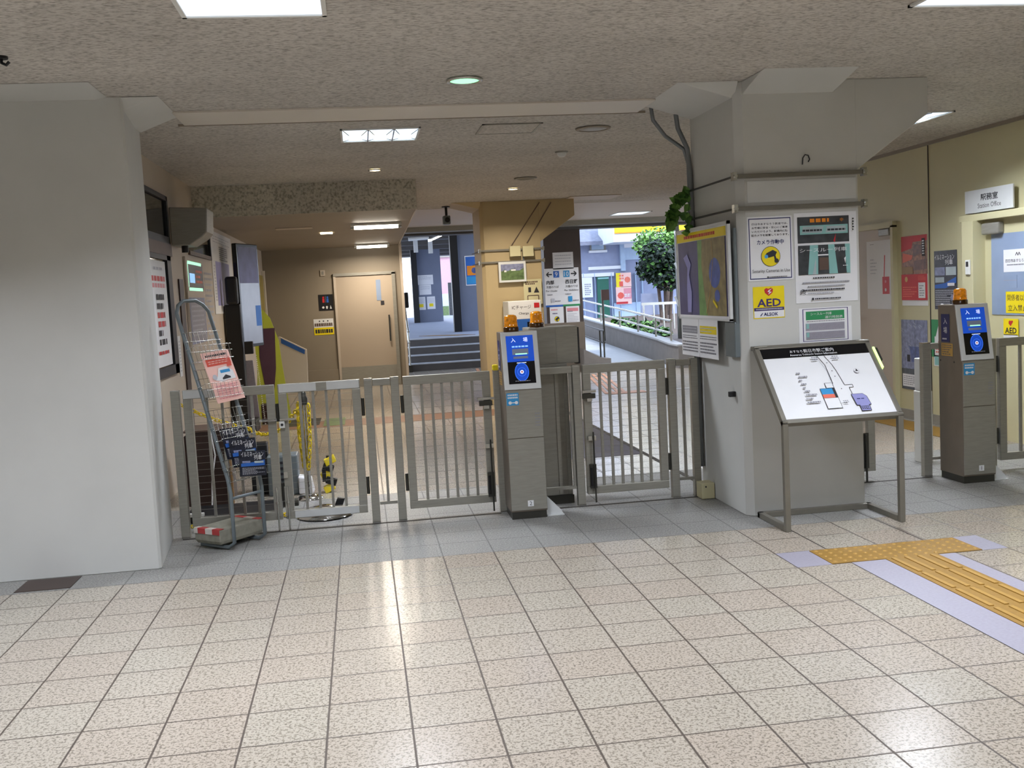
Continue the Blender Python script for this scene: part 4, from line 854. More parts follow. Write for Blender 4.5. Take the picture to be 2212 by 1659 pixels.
# ---------------------------------------------------------------- chains, pole, cabinet and clutter behind the double gate
def chain(name, pts, label, par=None, L=.05, r=.0055, m='yellow_chain', sag=0):
    mb = MB(); pts = [Vector(p) for p in pts]; d = 0; k = 0
    seg = [(a, b, (b-a).length) for a, b in zip(pts, pts[1:])]; tot = sum(s[2] for s in seg); st = L*.72
    while d < tot:
        q = d
        for a, b, ln in seg:
            if q <= ln: break
            q -= ln
        p = a+(b-a)*(q/ln); t_ = (b-a).normalized(); s1 = t_.orthogonal().normalized(); s1 = s1 if k % 2 else t_.cross(s1)
        ring = [p+t_*(L/2*math.cos(x*PI/5))+s1*(L*.3*math.sin(x*PI/5)) for x in range(10)]
        mb.tube(ring, r, m, 5, closed=True); d += st; k += 1
    if par: return mb.build(name, par)
    return mb.build(name, None, 0, label, 'chain', 'yellow plastic chains')
def sagp(a, b, s, n=14):
    a = Vector(a); b = Vector(b)
    return [a.lerp(b, i/n)+Vector((0, 0, -s*4*(i/n)*(1-i/n))) for i in range(n+1)]
t = thing('chain_pole', 'chrome barrier pole with yellow chain behind the double gate', 'barrier pole', (-.265, 2.15, 0))
MB().cyl((-.265, 2.15, .02), (-.265, 2.15, .80), .017, 'chrome', 12).build('pole', t)
MB().lathe((-.265, 2.15, .74), [(.03, 0), (.032, .05), (.022, .07), (.022, .09), (.012, .105), (0, .11)], 'steel_dark', 14).build('pole_head', t)
MB().lathe((-.265, 2.15, 0), [(.10, 0), (.10, .01), (.08, .03), (.03, .04), (0, .04)], 'chrome', 24).build('pole_base', t)
chain('chain', [(-.30, 2.13, .74), (-.305, 2.12, .5), (-.285, 2.12, .25), (-.26, 2.11, .24), (-.235, 2.12, .45), (-.23, 2.13, .74)], '', t)
chain('chain', [(-.31, 2.14, .74), (-.315, 2.13, .52), (-.295, 2.13, .27)], '', t)
chain('yellow_chain', sagp((-1.38, 3.0, .76), (-.78, 2.9, .50), .03)+sagp((-.78, 2.9, .50), (-.31, 2.2, .72), .12), 'yellow plastic chain sagging from the left wall to the chrome pole')
chain('yellow_chain', [(-.62, 1.50, .02), (-.5, 1.45, .02), (-.42, 1.52, .02), (-.36, 1.47, .02)], 'yellow plastic chain lying on the floor under the double gate')
chain('yellow_chain', [(-1.09, 1.35, .02), (-1.03, 1.22, .05), (-.98, 1.3, .03), (-.92, 1.34, .02)], 'short heap of yellow chain on the floor at the gate post by the white wall')
t = thing('wheeled_base', 'low chrome and black wheeled pole base lying under the double gate', 'pole base', (-.10, 1.42, 0))
MB().lathe((-.13, 1.45, .01), [(.20, 0), (.19, .02), (.12, .05), (.03, .07), (0, .07)], 'chrome', 24).build('dish', t)
MB().cyl((-.06, 1.36, .035), (-.02, 1.36, .035), .034, 'black', 16).build('wheel', t)
MB().prism([(-.07, 1.37, .05), (-.01, 1.37, .05), (.02, 1.37, .13), (-.03, 1.37, .14)], (0, .05, 0), 'black').build('bracket', t)
t = thing('hazard_stopper', 'black and yellow striped clamp standing beside the chrome pole', 'clamp', (-.12, 2.36, 0))
for k in range(5):
    z = .04+.055*k
    MB().obox((-.12+.02*math.sin(k*2.1), 2.36, z), (.04, .01, .018*(-1)**k), (0, .03, 0), (-.01*(-1)**k, 0, .028), 'hazard_yellow' if k % 2 == 0 else 'black').build('stripe_block', t, .006)
MB().cyl((-.12, 2.36, 0), (-.12, 2.36, .30), .012, 'black').build('rod', t)
MB().box(-.17, -.14, 2.30, 2.34, .1, .2, 'black').build('grip', t)
t = thing('wooden_cabinet', 'dark brown wooden cabinet behind the left half of the double gate', 'cabinet', (-1.0, 2.4, 0))
MB().prism([(-1.19, 2.20, .0), (-.87, 2.20, .0), (-.87, 2.20, .575), (-1.15, 2.20, .575), (-1.19, 2.20, .55)], (0, .4, 0), 'brown_dark').build('body', t, .004)
MB().box(-1.195, -.865, 2.195, 2.605, .575, .59, 'brown_frame').build('cabinet_top', t, .003)
MB().box(-.866, -.85, 2.21, 2.24, .0, .57, 'tan').build('edge_strip', t)
cbx = MB(); cbx.tube([(-.98, 2.12, .62), (-.955, 2.12, .4), (-.99, 2.10, .2), (-1.0, 2.08, .02)], .006, 'paper', 6); cbx.build('cord', None, 0, 'pale cord hanging in front of the brown cabinet', 'cord')
t = thing('floor_crate', 'dark low crate on the floor under the brown cabinet side of the gate', 'crate', (-.85, 1.75, 0))
MB().box(-1.12, -.45, 1.55, 1.95, 0.0, .05, 'black').build('body', t, .006); MB().box(-1.12, -.98, 1.53, 1.56, .05, .075, 'white_paint').build('rim', t)
MB().box(-.74, -.60, 2.5, 2.62, 0, .42, 'black').build('black_bin', None, .01, 'narrow black bin right of the brown cabinet', 'bin')
t = thing('equipment_box', 'grey equipment box with dark vents near the chrome pole', 'equipment box', (-.45, 2.3, 0))
MB().box(-.60, -.36, 2.38, 2.6, .0, .32, 'grey_paint').build('body', t, .01); v_ = MB(); [v_.box(-.56, -.42, 2.375, 2.381, .12+.045*i, .14+.045*i, 'ink') for i in range(4)]; v_.build('vent', t)
MB().prism([(-.36, 2.32, .01), (-.24, 2.32, .01), (-.26, 2.32, .13), (-.36, 2.32, .15)], (0, .16, 0), 'paper').build('cover_sheet', None, .01, 'crumpled pale cover on the floor at the chrome pole', 'cover')
MB().box(-.75, -.34, 1.9, 2.0, .0, .045, 'steel_dark').build('floor_bar', None, .005, 'dark flat bar lying on the floor behind the double gate', 'bar')

# ---------------------------------------------------------------- left side wall
LX = -1.3985
t = thing('window_1', 'upper dark window in the left wall', 'window', (LX, 3.0, 2.1)); t['kind'] = 'structure'
f = MB()
for (y0, y1, z0, z1) in ((2.3, 3.42, 2.46, 2.50), (2.3, 3.42, 2.09, 2.15), (2.3, 2.36, 2.09, 2.50), (3.35, 3.42, 2.09, 2.50)): f.box(LX-.02, LX+.025, y0, y1, z0, z1, 'black')
f.build('window_frame', t); MB().box(LX-.0, LX+.006, 2.36, 3.35, 2.15, 2.46, 'glass_dark').build('pane', t)
MB().box(LX, LX+.03, 2.3, 3.42, 1.985, 2.088, 'brown_frame').build('window_sill', None)['kind'] = 'structure'
t = thing('window_2', 'lower window in the left wall with a paper banner', 'window', (LX, 3.0, 1.0)); t['kind'] = 'structure'
f = MB()
for (y0, y1, z0, z1) in ((2.3, 3.36, 1.945, 1.985), (2.3, 3.36, .98, 1.06), (3.18, 3.36, .98, 1.985), (2.3, 2.36, .98, 1.985)): f.box(LX-.02, LX+.025, y0, y1, z0, z1, 'black')
f.build('window_frame', t); MB().box(LX, LX+.006, 2.36, 3.18, 1.06, 1.945, 'glass_dark').build('pane', t)
def dr(F):
    F.lines(.1, .80, .9, .86, 1, 'red', .8, (.08, .16)); F.lines(.1, .74, .9, .79, 1, 'pink', .8, (.08, .16))
    for i in range(6): F.lines(.3, .20+.085*i, .75, .26+.085*i, 1, ('red' if i in (2, 3) else 'ink'), .9, (.1, .2))
    F.lines(.2, .11, .8, .15, 1, 'red', .8, (.1, .15)); F.lines(.25, .86+.04, .8, .95, 1, 'ink_light', .5, (.1, .2))
sheet('banner', 'white paper banner with red and black lettering inside the lower left window', 'banner', (LX+.008, 2.42, 1.07), PX, ZV, .72, .86, dr, .002)
sheet('paper_strip', 'narrow white paper strips hanging on the left wall beside the window', 'notice', (LX+.002, 3.50, .93), PX, ZV, .12, .36, lambda F: F.lines(.2, .1, .8, .9, 10, 'ink_light', .4, (.1, .3)), .003)
t = thing('wall_housing', 'olive grey box housing mounted high on the left wall', 'housing', (-1.3, 3.8, 2.1))
MB().prism([(LX+.002, 3.6, 2.43), (-1.07, 3.6, 2.41), (-1.085, 3.6, 2.20), (-1.13, 3.6, 2.155), (-1.24, 3.6, 2.09), (LX+.002, 3.6, 2.09)], (0, .42, 0), 'steel_dull').build('body', t, .01)
MB().cyl((-1.30, 3.7, 2.09), (-1.30, 3.7, 2.03), .03, 'black').build('cable_gland', t)
t = thing('window_3', 'second dark upper window in the left wall', 'window', (LX, 5.5, 2.05)); t['kind'] = 'structure'
f = MB(); f.box(LX-.01, LX+.02, 4.5, 6.0, 2.05, 2.09, 'brown_frame'); f.box(LX-.01, LX+.02, 4.5, 6.0, 2.40, 2.43, 'black'); f.box(LX-.01, LX+.02, 5.95, 6.0, 2.05, 2.43, 'black'); f.build('window_frame', t)
MB().box(LX, LX+.006, 4.5, 5.95, 2.09, 2.40, 'glass_dark').build('pane', t)
t = thing('door_3', 'dark door opening in the left wall', 'door', (LX, 3.9, 0)); t['kind'] = 'structure'
MB().box(LX, LX+.012, 3.78, 4.0, .3, 1.8, 'brown_dark').build('door_panel', t)
def dr(F):
    F.r(.06, .70, .60, .95, 'photo_night'); F.ln([(.06, .72), (.06, .95), (.55, .95)], .03, 'screen_green'); F.ln([(.06, .70), (.55, .70)], .03, 'screen_green'); F.r(.10, .76, .28, .85, 'screen_line'); F.lines(.32, .75, .55, .90, 3, 'coral', .5, (.03, .08)); F.r(.02, .18, .58, .62, 'photo_snow'); F.r(.04, .2, .55, .6, 'lav_tile'); F.lines(.08, .24, .5, .56, 7, 'ink_light', .4, (.03, .06)); F.lines(.64, .1, .96, .9, 14, 'ink_light', .4, (.03, .06))
sheet('display_board', 'framed board with a small green glowing display on the left wall', 'board', (LX+.001, 4.15, 1.0), PX, ZV, 1.75, 1.02, dr, .02, 'wall_panel')
def dr(F):
    F.lines(.1, .86, .9, .96, 3, 'ink_light', .3, (.05, .1)); F.lines(.35, .66, .75, .84, 7, 'ink_grey', .6, (.02, .04)); F.r(.14, .10, .80, .64, 'lavender'); F.lines(.05, .15, .12, .6, 12, 'ink_light', .4, (.02, .04))
sheet('wall_poster', 'tall white map poster with a lavender area on the left wall, behind the display screen', 'poster', (LX+.001, 6.1, 1.45), PX, ZV, 1.9, .95, dr, .003, 'paper')
t = thing('signage_screen', 'tall thin display screen turned sideways on a black stand by the left wall', 'display screen', (-1.2, 7.0, 0))
a = Vector((-1.205, 6.85, 1.02)); u = Vector((.19, .52, 0)).normalized(); nn = u.cross(Vector((0, 0, 1)))
m_ = MB(); m_.obox(a+u*.29+Vector((0, 0, .63))-nn*.03, u*.29, Vector((0, 0, .63)), nn*.03, 'black_gloss'); m_.build('casing', t, .01)
m_ = MB(); F = Face(m_, a, u, ZV, .58, 1.26, .001); F.r(.06, .03, .95, .97, 'screen_grey'); F.r(.06, .62, .95, .97, 'map_violet'); F.r(.70, .2, .95, .4, 'blue'); m_.build('screen', t)
MB().box(-1.38, -1.20, 6.75, 6.95, .15, 1.55, 'black').build('stand_column', t, .01); MB().box(-1.385, -1.1, 6.6, 7.1, 0, .15, 'black').build('stand_base', t, .01)
MB().box(-1.34, -1.20, 6.62, 6.74, 1.55, 1.88, 'black').build('media_player', t, .03)
MB().box(-1.18, -1.08, 6.72, 6.8, .95, 1.1, 'black').build('speaker_box', t, .006)
bd = MB()
for i in range(36): z = .92-.024*i; bd.lathe((-1.07+.0015*i, 6.9, z), [(0, .006), (.008, .003), (.008, -.003), (0, -.006)], 'paper', 6)
bd.cyl((-1.07, 6.9, .06), (-1.07, 6.9, .93), .0015, 'ink_light', 4); bd.build('bead_string', None, 0, 'string of white beads hanging beside the display screen', 'bead string')
t = thing('panel_stack', 'pale grey panel leaning on the left wall below the display screen', 'panel', (-1.25, 7.4, 0))
MB().prism([(-1.38, 7.15, 0), (-1.10, 7.15, 0), (-1.14, 7.15, .85), (-1.38, 7.15, .85)], (0, .05, 0), 'lav_tile').build('panel', t)
MB().box(-1.12, -1.02, 7.55, 7.7, 0, .26, 'brown_dark').build('small_bin', None, .008, 'small dark brown bin at the foot of the lime standee', 'bin')
# standee: plain board, no figure
t = thing('standee', 'tall lime green cardboard standee with a plum panel by the left wall', 'standee', (-.95, 7.85, 0))
y = 7.85; S1 = [(-1.22, 0), (-.76, 0), (-.80, .35), (-.84, .75), (-.86, 1.05), (-.95, 1.35), (-1.05, 1.48), (-1.14, 1.42), (-1.17, 1.1), (-1.16, .7)]
MB().prism([(a, y, b) for a, b in S1], (0, .012, 0), 'lime').build('board', t)
MB().prism([(-1.05, y-.004, .22), (-.99, y-.004, .22), (-.92, y-.004, .7), (-.90, y-.004, 1.22), (-1.10, y-.004, 1.22), (-1.12, y-.004, .85)], (0, .004, 0), 'plum').build('plum_panel', t)
MB().prism([(-1.05, y+.012, 0), (-1.05, y+.25, 0), (-1.05, y+.012, .7)], (.01, 0, 0), 'tan').build('strut', t)
t = thing('door_4', 'olive door leaf far along the left wall', 'door', (LX, 11.2, 0)); t['kind'] = 'structure'
MB().box(LX, LX+.02, 10.7, 12.1, 0, 2.02, 'olive').build('door_panel', t); MB().box(LX, LX+.05, 12.1, 12.2, 0, 2.1, 'paint_smooth').build('frame', t)
sheet('red_notice', 'small red notice on the left wall beside the olive door', 'notice', (LX+.001, 10.2, 1.66), PX, ZV, .4, .32, lambda F: F.r(.15, .2, .85, .8, 'coral'), .003, 'red')
t = thing('counter_screen', 'slanted cream side panel with a blue stripe before the far wall', 'panel', (-.92, 11.8, 0))
MB().prism([(-1.16, 11.8, 0), (-.735, 11.8, 0), (-.715, 11.8, .74), (-1.14, 11.8, .98), (-1.17, 11.8, .98)], (0, .05, 0), 'paint_smooth').build('board', t, .004)
MB().prism([(-1.13, 11.797, .955), (-.745, 11.797, .735), (-.755, 11.797, .66), (-1.13, 11.797, .87)], (0, .003, 0), 'blue').build('blue_stripe', t)
# ---------------------------------------------------------------- far wall: toilet door and signs (Y = 12.4)
FY = 12.4
t = thing('door_5', 'cream sliding toilet door with a steel kick plate', 'door', (.3, FY, 0)); t['kind'] = 'structure'
f = MB(); f.box(-.21, -.17, FY-.04, FY, 0, 1.98, 'wall_panel'); f.box(.80, .86, FY-.05, FY, 0, 1.98, 'steel_dull'); f.box(-.21, .86, FY-.05, FY, 1.95, 2.0, 'steel_dull'); f.build('frame', t)
MB().box(-.17, .80, FY-.02, FY-.001, .36, 1.95, 'door_cream').build('door_panel', t); MB().box(-.17, .80, FY-.024, FY-.001, 0, .36, 'steel').build('kick_plate', t)
MB().box(.52, .60, FY-.026, FY-.019, 1.50, 1.86, 'glass_blue').build('window_pane', t); MB().box(.585, .645, FY-.028, FY-.02, 1.42, 1.49, 'ink').build('lock_indicator', t)
MB().cyl((.715, FY-.06, .78), (.715, FY-.06, 1.24), .014, 'steel_dark').build('door_handle', t)
def fsheet(name, label, px, draw, base='paper', cat='sign'):
    a = P(*px[0], Y=FY); b2 = P(*px[1], Y=FY); return sheet(name, label, cat, (a.x, FY-.001, b2.z), NY, ZV, b2.x-a.x, a.z-b2.z, draw, .003, base)
def dr(F):
    for u, m_ in ((.34, 'red'), (.62, 'blue')): F.d(u, .82, .016, m_); F.r(u-.07, .5, u+.07, .75, m_)
    F.r(.475, .5, .495, .9, 'ink_grey'); F.d(.3, .2, .02, 'paper'); F.d(.55, .22, .018, 'paper'); F.r(.50, .1, .60, .2, 'paper'); F.p([(.75, .1), (.88, .1), (.81, .32)], 'paper')
fsheet('toilet_sign', 'black toilet pictogram sign on the far wall', ((687, 637), (721, 670)), dr, 'black')
def dr(F):
    F.r(0, 0, 1, .46, 'yellow'); F.lines(.06, .08, .94, .38, 1, 'ink', .8, (.06, .12)); F.d(.3, .86, .012, 'ink'); F.d(.5, .86, .012, 'ink'); F.d(.72, .86, .012, 'ink'); F.lines(.05, .52, .95, .76, 1, 'brown_frame', .8, (.06, .1))
fsheet('yellow_notice', 'yellow and white notice below the toilet sign', ((677, 690), (722, 722)), dr, cat='notice')
p = P(697, 590, Y=FY); MB().box(p.x-.04, p.x+.04, FY-.02, FY-.001, p.z-.05, p.z+.05, 'wall_panel').box(p.x-.018, p.x+.018, FY-.026, FY-.019, p.z-.03, p.z+.03, 'steel_dull').build('wall_switch', None, 0, 'small switch box high on the far wall', 'switch')

# ---------------------------------------------------------------- beige column: picture, boxes, charge machine
p0 = P(1072, 567, Y=7.99); p1 = P(1133, 608, Y=7.99)
t = sheet('framed_picture', 'framed landscape picture hung on the beige column', 'picture', (p0.x+.02, 7.955, p1.z), NY, ZV, p1.x-p0.x, p0.z-p1.z, lambda F: (F.r(.08, .1, .92, .88, 'photo_green'), F.r(.08, .55, .92, .88, 'photo_snow'), F.p([(.08, .45), (.2, .62), (.3, .5), (.5, .66), (.7, .5), (.92, .68), (.92, .3), (.08, .3)], 'photo_green'), F.r(.2, .5, .28, .58, 'paper'), F.r(.45, .55, .62, .62, 'paper')), .02, 'white_plate')
for k, (xa, lb) in enumerate(((1100, 'cream cover box on the beige column left of the pipe'), (1128, 'cream cover box on the beige column right of the pipe'))):
    p = P(xa, 545, Y=7.98); MB().box(p.x, p.x+.15, 7.92, 7.968, p.z-.06, p.z+.08, 'paint_cream').build('cover_box', None, .005, lb, 'cover box', 'cover boxes')
MB().box(2.44, 2.46, 7.97, 7.998, 1.0, 2.1, 'conduit').build('pipe', None, 0, 'thin pipe running down the beige column', 'pipe')
lw = MB()
for a, b2 in (((1105, 530), (1165, 437)), ((1138, 525), (1190, 437))): lw.bar(P(*a, Y=7.996), P(*b2, Y=7.996), .02, .01, 'brown_frame')
lw.build('cable_duct', None, 0, 'pair of thin slanting cables on the bracket of the beige column', 'cable')
def dr(F): F.lines(.1, .78, .9, .93, 2, 'brown_frame', .8, (.06, .1)); F.r(.25, .48, .40, .68, 'ink'); F.p([(.55, .46), (.85, .46), (.7, .7)], 'ink'); F.ln([(.2, .1), (.2, .35), (.8, .35), (.8, .1)], .012, 'brown_frame')
p0 = P(1118, 607, Y=7.99); sheet('small_notice', 'cream notice with small symbols on the beige column above the charge machine', 'notice', (2.43, 7.965, 1.34), NY, ZV, .25, .34, dr, .003, 'paint_cream')
t = thing('charge_machine', 'white and blue IC card charge machine in front of the beige column', 'charge machine', (2.36, 7.4, 0))
MB().box(2.13, 2.57, 7.45, 7.95, 0, 1.40, 'white_plate').build('body', t, .006)
m_ = MB(); F = Face(m_, (2.13, 7.449, .7), NY, ZV, .44, .70, .001)
F.r(0, 0, 1, .66, 'blue'); F.r(.02, .66, .98, .99, 'paper'); F.t(.40, .88, .052, 'ICチャージ', 'ink', maxw=.58); F.t(.46, .76, .036, 'Charge', 'ink', maxw=.3); F.r(.78, .86, .94, .95, 'red'); F.r(.55, .28, .80, .60, 'screen_black'); F.r(.52, .16, .84, .26, 'steel_bright'); F.r(.84, .3, .95, .45, 'paper'); F.d(.08, .5, .02, 'coral')
m_.build('front_panel', t)
# ---------------------------------------------------------------- dark pier with platform signs (Y = 13)
PY = 13.0
a = P(1177, 480, Y=PY); b2 = P(1251, 480, Y=PY)
struct('column_pier', MB().box(a.x-.05, b2.x, PY, 13.3, 0, 2.7, 'dark_clad'), 'dark clad pier carrying the platform sign')
struct('wall_pier_base', MB().box(3.3, b2.x, PY-.06, PY, 0, .9, 'steel_brown'))
def psheet(name, label, px, draw, base='paper', cat='notice', y=PY):
    a = P(*px[0], Y=y); b2 = P(*px[1], Y=y); return sheet(name, label, cat, (a.x, y-.004, b2.z), NY, ZV, b2.x-a.x, a.z-b2.z, draw, .004, base)
def dr(F):
    F.r(0, 0, .5, .05, 'blue'); F.r(.5, 0, 1, .05, 'green')
    F.r(.26, .76, .43, .93, 'blue'); F.t(.345, .845, .085, '9', 'paper'); F.r(.55, .76, .73, .93, 'cyan_ink'); F.t(.64, .845, .085, '10', 'paper', maxw=.13)
    F.ln([(.07, .845), (.22, .845)], .022, 'ink'); F.ln([(.13, .905), (.06, .845), (.13, .785)], .02, 'ink'); F.ln([(.77, .845), (.92, .845)], .022, 'ink'); F.ln([(.86, .905), (.93, .845), (.86, .785)], .02, 'ink')
    F.t(.16, .64, .075, '内部', 'ink', bold=.02); F.t(.78, .64, .075, '西日野', 'ink', bold=.02, maxw=.36); F.t(.22, .52, .045, '方面のりば', 'ink', maxw=.36); F.t(.78, .52, .045, '方面のりば', 'ink', maxw=.36)
    F.t(.19, .42, .032, 'For Utsube', 'ink', maxw=.32); F.t(.77, .42, .032, 'For Nishihino', 'ink', maxw=.40); F.lines(.06, .30, .24, .34, 1, 'ink_grey', .6, (.02, .05)); F.lines(.58, .30, .76, .34, 1, 'ink_grey', .6, (.02, .05))
    F.r(.16, .12, .26, .22, 'ink_light'); F.r(.66, .12, .78, .26, 'cyan_ink'); F.lines(.28, .13, .45, .17, 1, 'ink_grey', .6, (.02, .05)); F.lines(.80, .13, .97, .17, 1, 'ink_grey', .6, (.02, .05))
psheet('platform_sign', 'white platform direction sign with arrows 9 and 10', ((1175, 581), (1253, 660)), dr, cat='sign')
psheet('paper_notice', 'plain grey paper notice above the platform sign', ((1193, 546), (1239, 580)), lambda F: F.lines(.1, .2, .9, .9, 4, 'ink_light', .3, (.04, .1)))
def dr(F): F.lines(.1, .82, .9, .92, 1, 'pink', .7, (.05, .1)); F.lines(.2, .66, .8, .72, 1, 'navy', .8, (.05, .1)); F.d(.5, .42, .05, 'ink'); F.d(.5, .42, .045, 'yellow'); F.p([(.36, .42), (.6, .54), (.66, .44), (.5, .36), (.6, .3), (.5, .3)], 'ink')
psheet('camera_notice', 'small camera notice below the platform sign, left one', ((1187, 664), (1219, 707)), dr)
psheet('paper_notice', 'white notice with a pink header below the platform sign, right one', ((1222, 662), (1253, 706)), lambda F: (F.r(.08, .76, .92, .92, 'pink'), F.r(.1, .74, .5, .78, 'ink_grey'), F.lines(.1, .1, .9, .68, 8, 'ink_light', .4, (.05, .1))))

# ---------------------------------------------------------------- beyond the opening: steps, platform, ramp
LZ = 0.63
sp = MB()
for k in range(4):
    y0 = 15.3+.3*k; z = .1575*(k+1)
    sp.box(1.06, 3.55, y0, 16.6, z-.1575 if k else 0, z-.02, 'riser'); sp.box(1.06, 3.55, y0-.01, y0+.31, z-.02, z, 'nosing')
struct('floor_steps', sp, 'four dark steps with pale nosings up to the platform')
struct('floor_entry', MB().box(-2, 12, 15.3, 16.5, -.2, -.001, 'outdoor_ground'))
struct('floor_platform', MB().box(-2, 3.56, 16.5, 40, 0.0, LZ, 'outdoor_ground').box(3.56, 4.5, 19.2, 40, 0, LZ, 'outdoor_ground'), 'grey blue platform floor beyond the steps')
tb = MB()
for k in range(5): tb.bar((2.5+.12*k, 15.0, .003), (2.45+.12*k, 14.3, .003), .06, .006, 'orange_tact')
struct('floor_tactile_steps', tb)
struct('floor_platform_line', MB().prism([(1.5, 17.6, LZ+.001), (1.8, 17.6, LZ+.001), (2.7, 16.75, LZ+.001), (2.3, 16.75, LZ+.001)], (0, 0, .006), 'tactile'))
rf = MB(); rf.box(-2, 4.3, 13.3, 40, 3.25, 3.45, 'dark_beam')
for k in range(8): rf.box(-2, 4.3, 14.5+3*k, 14.7+3*k, 3.12, 3.25, 'dark_beam')
struct('ceiling_platform', rf, 'dark platform roof')
wb = MB(); wb.box(2.62, 9.0, 19.0, 19.15, LZ-.7, 3.15, 'blue_wall'); wb.box(2.62, 2.72, 18.9, 19.0, LZ, 3.15, 'steel_dull')
w_ = MB(); w_.box(2.62, 3.6, 19.0, 19.15, LZ-.1, 3.15, 'blue_wall'); struct('wall_platform', w_, 'slate blue boarded wall on the platform')
struct('column_platform_right', MB().box(2.44, 2.62, 18.9, 19.15, LZ, 3.15, 'black'))
a = P(895, 515, Y=30); b2 = P(948, 515, Y=30)
struct('wall_platform_far', MB().box(a.x, b2.x, 30, 30.2, 0, 3.15, 'blue_wall'), 'slate blue wall at the far end of the platform')
c = P(884, 515, Y=29.9)
struct('column_platform_left', MB().box(c.x, a.x+.02, 29.8, 30, 0, 3.15, 'black'))
for px, lb in ((((901, 595), (936, 614)), 'white notice on the far platform wall, uppermost'), (((905, 616), (932, 636)), 'white notice on the far platform wall, in the middle'), (((900, 642), (920, 669)), 'white notice with yellow marks on the far platform wall'), (((922, 641), (941, 667)), 'plain white notice on the far platform wall beside the yellow marked one')):
    def dr(F, lb=lb):
        F.lines(.1, .5, .9, .9, 4, 'ink_light', .4, (.06, .14))
        if 'yellow' in lb: F.r(.25, .2, .75, .45, 'yellow')
    psheet('platform_notice', lb, px, dr, y=30)
psheet('blue_poster', 'blue framed poster on the slate blue platform wall', ((1003, 553), (1046, 615)), lambda F: (F.r(.04, .03, .96, .97, 'blue'), F.r(.1, .34, .6, .66, 'orange_ink'), F.d(.5, .5, .07, 'photo_blue'), F.r(.06, .05, .94, .3, 'cyan_ink')), 'paper', 'poster', y=19.0)
t = thing('platform_lamp', 'tilted white tube lamp under the platform roof', 'tube lamp', P(940, 515, Y=18))
MB().bar(P(927, 520, Y=17.5), P(957, 506, Y=18.4), .05, .035, 'lamp_tube').build('tube', t); MB().bar(P(927, 517, Y=17.5), P(957, 503, Y=18.4), .065, .02, 'white_paint').build('housing', t)
q = P(942, 509, Y=17.95); MB().cyl(q, (q.x, q.y, 3.26), .012, 'white_paint', 6).build('hanger', t)
MB().cyl(P(882, 517, Y=22), P(926, 513, Y=22), .05, 'white_paint').cyl(P(904, 515, Y=22), (P(904, 515, Y=22).x, 22, 3.26), .015, 'white_paint', 6).build('white_pipe', None, 0, 'white pipe under the platform roof', 'pipe')
for k, (px) in enumerate(((898, 530), (930, 532))):
    p = P(*px, Y=24); MB().box(p.x-.06, p.x+.06, 24, 24.1, p.z-.2, p.z+.2, 'white_plate').cyl((p.x, 24.05, p.z+.2), (p.x, 24.05, 3.26), .008, 'ink_grey', 6).build('hanging_plate', None, 0, ('small white plate hanging from the platform roof, the one by the dark post', 'small white plate hanging from the platform roof, the one below the tilted lamp')[k], 'plate')
# pink building seen through the gap
bp_ = thing('pink_building', 'pale pink tiled building far beyond the platform', 'building', (4.2, 46, 0))
a = P(930, 640, Y=46); b2 = P(1005, 640, Y=46)
MB().box(a.x, b2.x, 46, 50, 0, 9, 'pink_build').build('wall', bp_); p = P(950, 545, Y=45.9); MB().box(p.x-.5, p.x+.5, 45.9, 46, p.z-.25, p.z+.25, 'steel_dull').build('window', bp_)
MB().box(a.x, b2.x, 45.8, 46, 0, 1.6, 'build_pale').build('base_wall', bp_)
p = P(955, 675, Y=44); MB().box(p.x-.35, p.x+.35, 43.9, 44, p.z-.3, p.z+.3, 'photo_green').box(p.x-.04, p.x+.04, 43.95, 44, 0, p.z, 'steel_dark').build('poster_board', None, 0, 'small green poster board before the pink building', 'board')
p = P(968, 640, Y=40); MB().box(p.x, p.x+.5, 39.8, 39.9, LZ, p.z+.6, 'photo_dark').build('dark_panel', None, 0, 'dark display panel at the end of the platform', 'panel')
# rail by the steps
t = thing('handrail', 'steel handrail beside the platform steps', 'handrail', (1.2, 15.2, 0))
for z in (.62, .85): MB().tube([(1.16, 15.1, z-.02), (1.16, 15.25, z), (1.16, 16.3, z+.62), (1.16, 16.7, z+.64)], .02, 'steel_bright').build('rail', t)
for y, z in ((15.2, 0), (16.3, .63)): MB().cyl((1.16, y, z), (1.16, y, z+.86), .018, 'steel_bright').build('rail_post', t)
MB().box(1.12, 1.2, 15.12, 15.28, 0, .14, 'steel_dark').build('foot_block', t)
MB().box(1.07, 1.15, 14.0, 14.06, 1.32, 1.62, 'black').build('wall_box', None, .02, 'black box on the wall edge above the handrail', 'box')
# ramp with parapet
zr = lambda y: max(0, .042*(y-12.2))
rp = MB(); rp.prism([(4.68, 12.2, 0), (4.68, 24, zr(24)), (4.68, 24, -.2), (4.68, 12.2, -.2)], (1.12, 0, 0), 'concrete_light'); rp.box(3.56, 30, 24, 60, -.2, zr(24), 'outdoor_ground')
struct('floor_ramp', rp, 'pale ramp rising behind the barrier')
pw = MB(); top = [(5.8, 11.9, .40), (5.8, 12.4, .405), (5.8, 13.2, .46)]+[(5.8, y, .46+.0435*(y-13.2)) for y in (16, 20, 24)]
pw.prism([(5.8, 11.9, 0), *top, (5.8, 24, 0)], (.18, 0, 0), 'ramp_wall')
pc = MB(); [pc.bar((5.89, a[1], a[2]+.012), (5.89, b[1], b[2]+.012), .22, .03, 'concrete_light') for a, b in zip(top, top[1:])]
pw.box(5.98, 6.5, 11.9, 12.05, 0, .40, 'ramp_wall'); pc.box(5.9, 6.5, 11.87, 12.08, .40, .43, 'concrete_light')
struct('wall_ramp', pw, 'grey concrete parapet of the ramp'); struct('trim_5', pc)
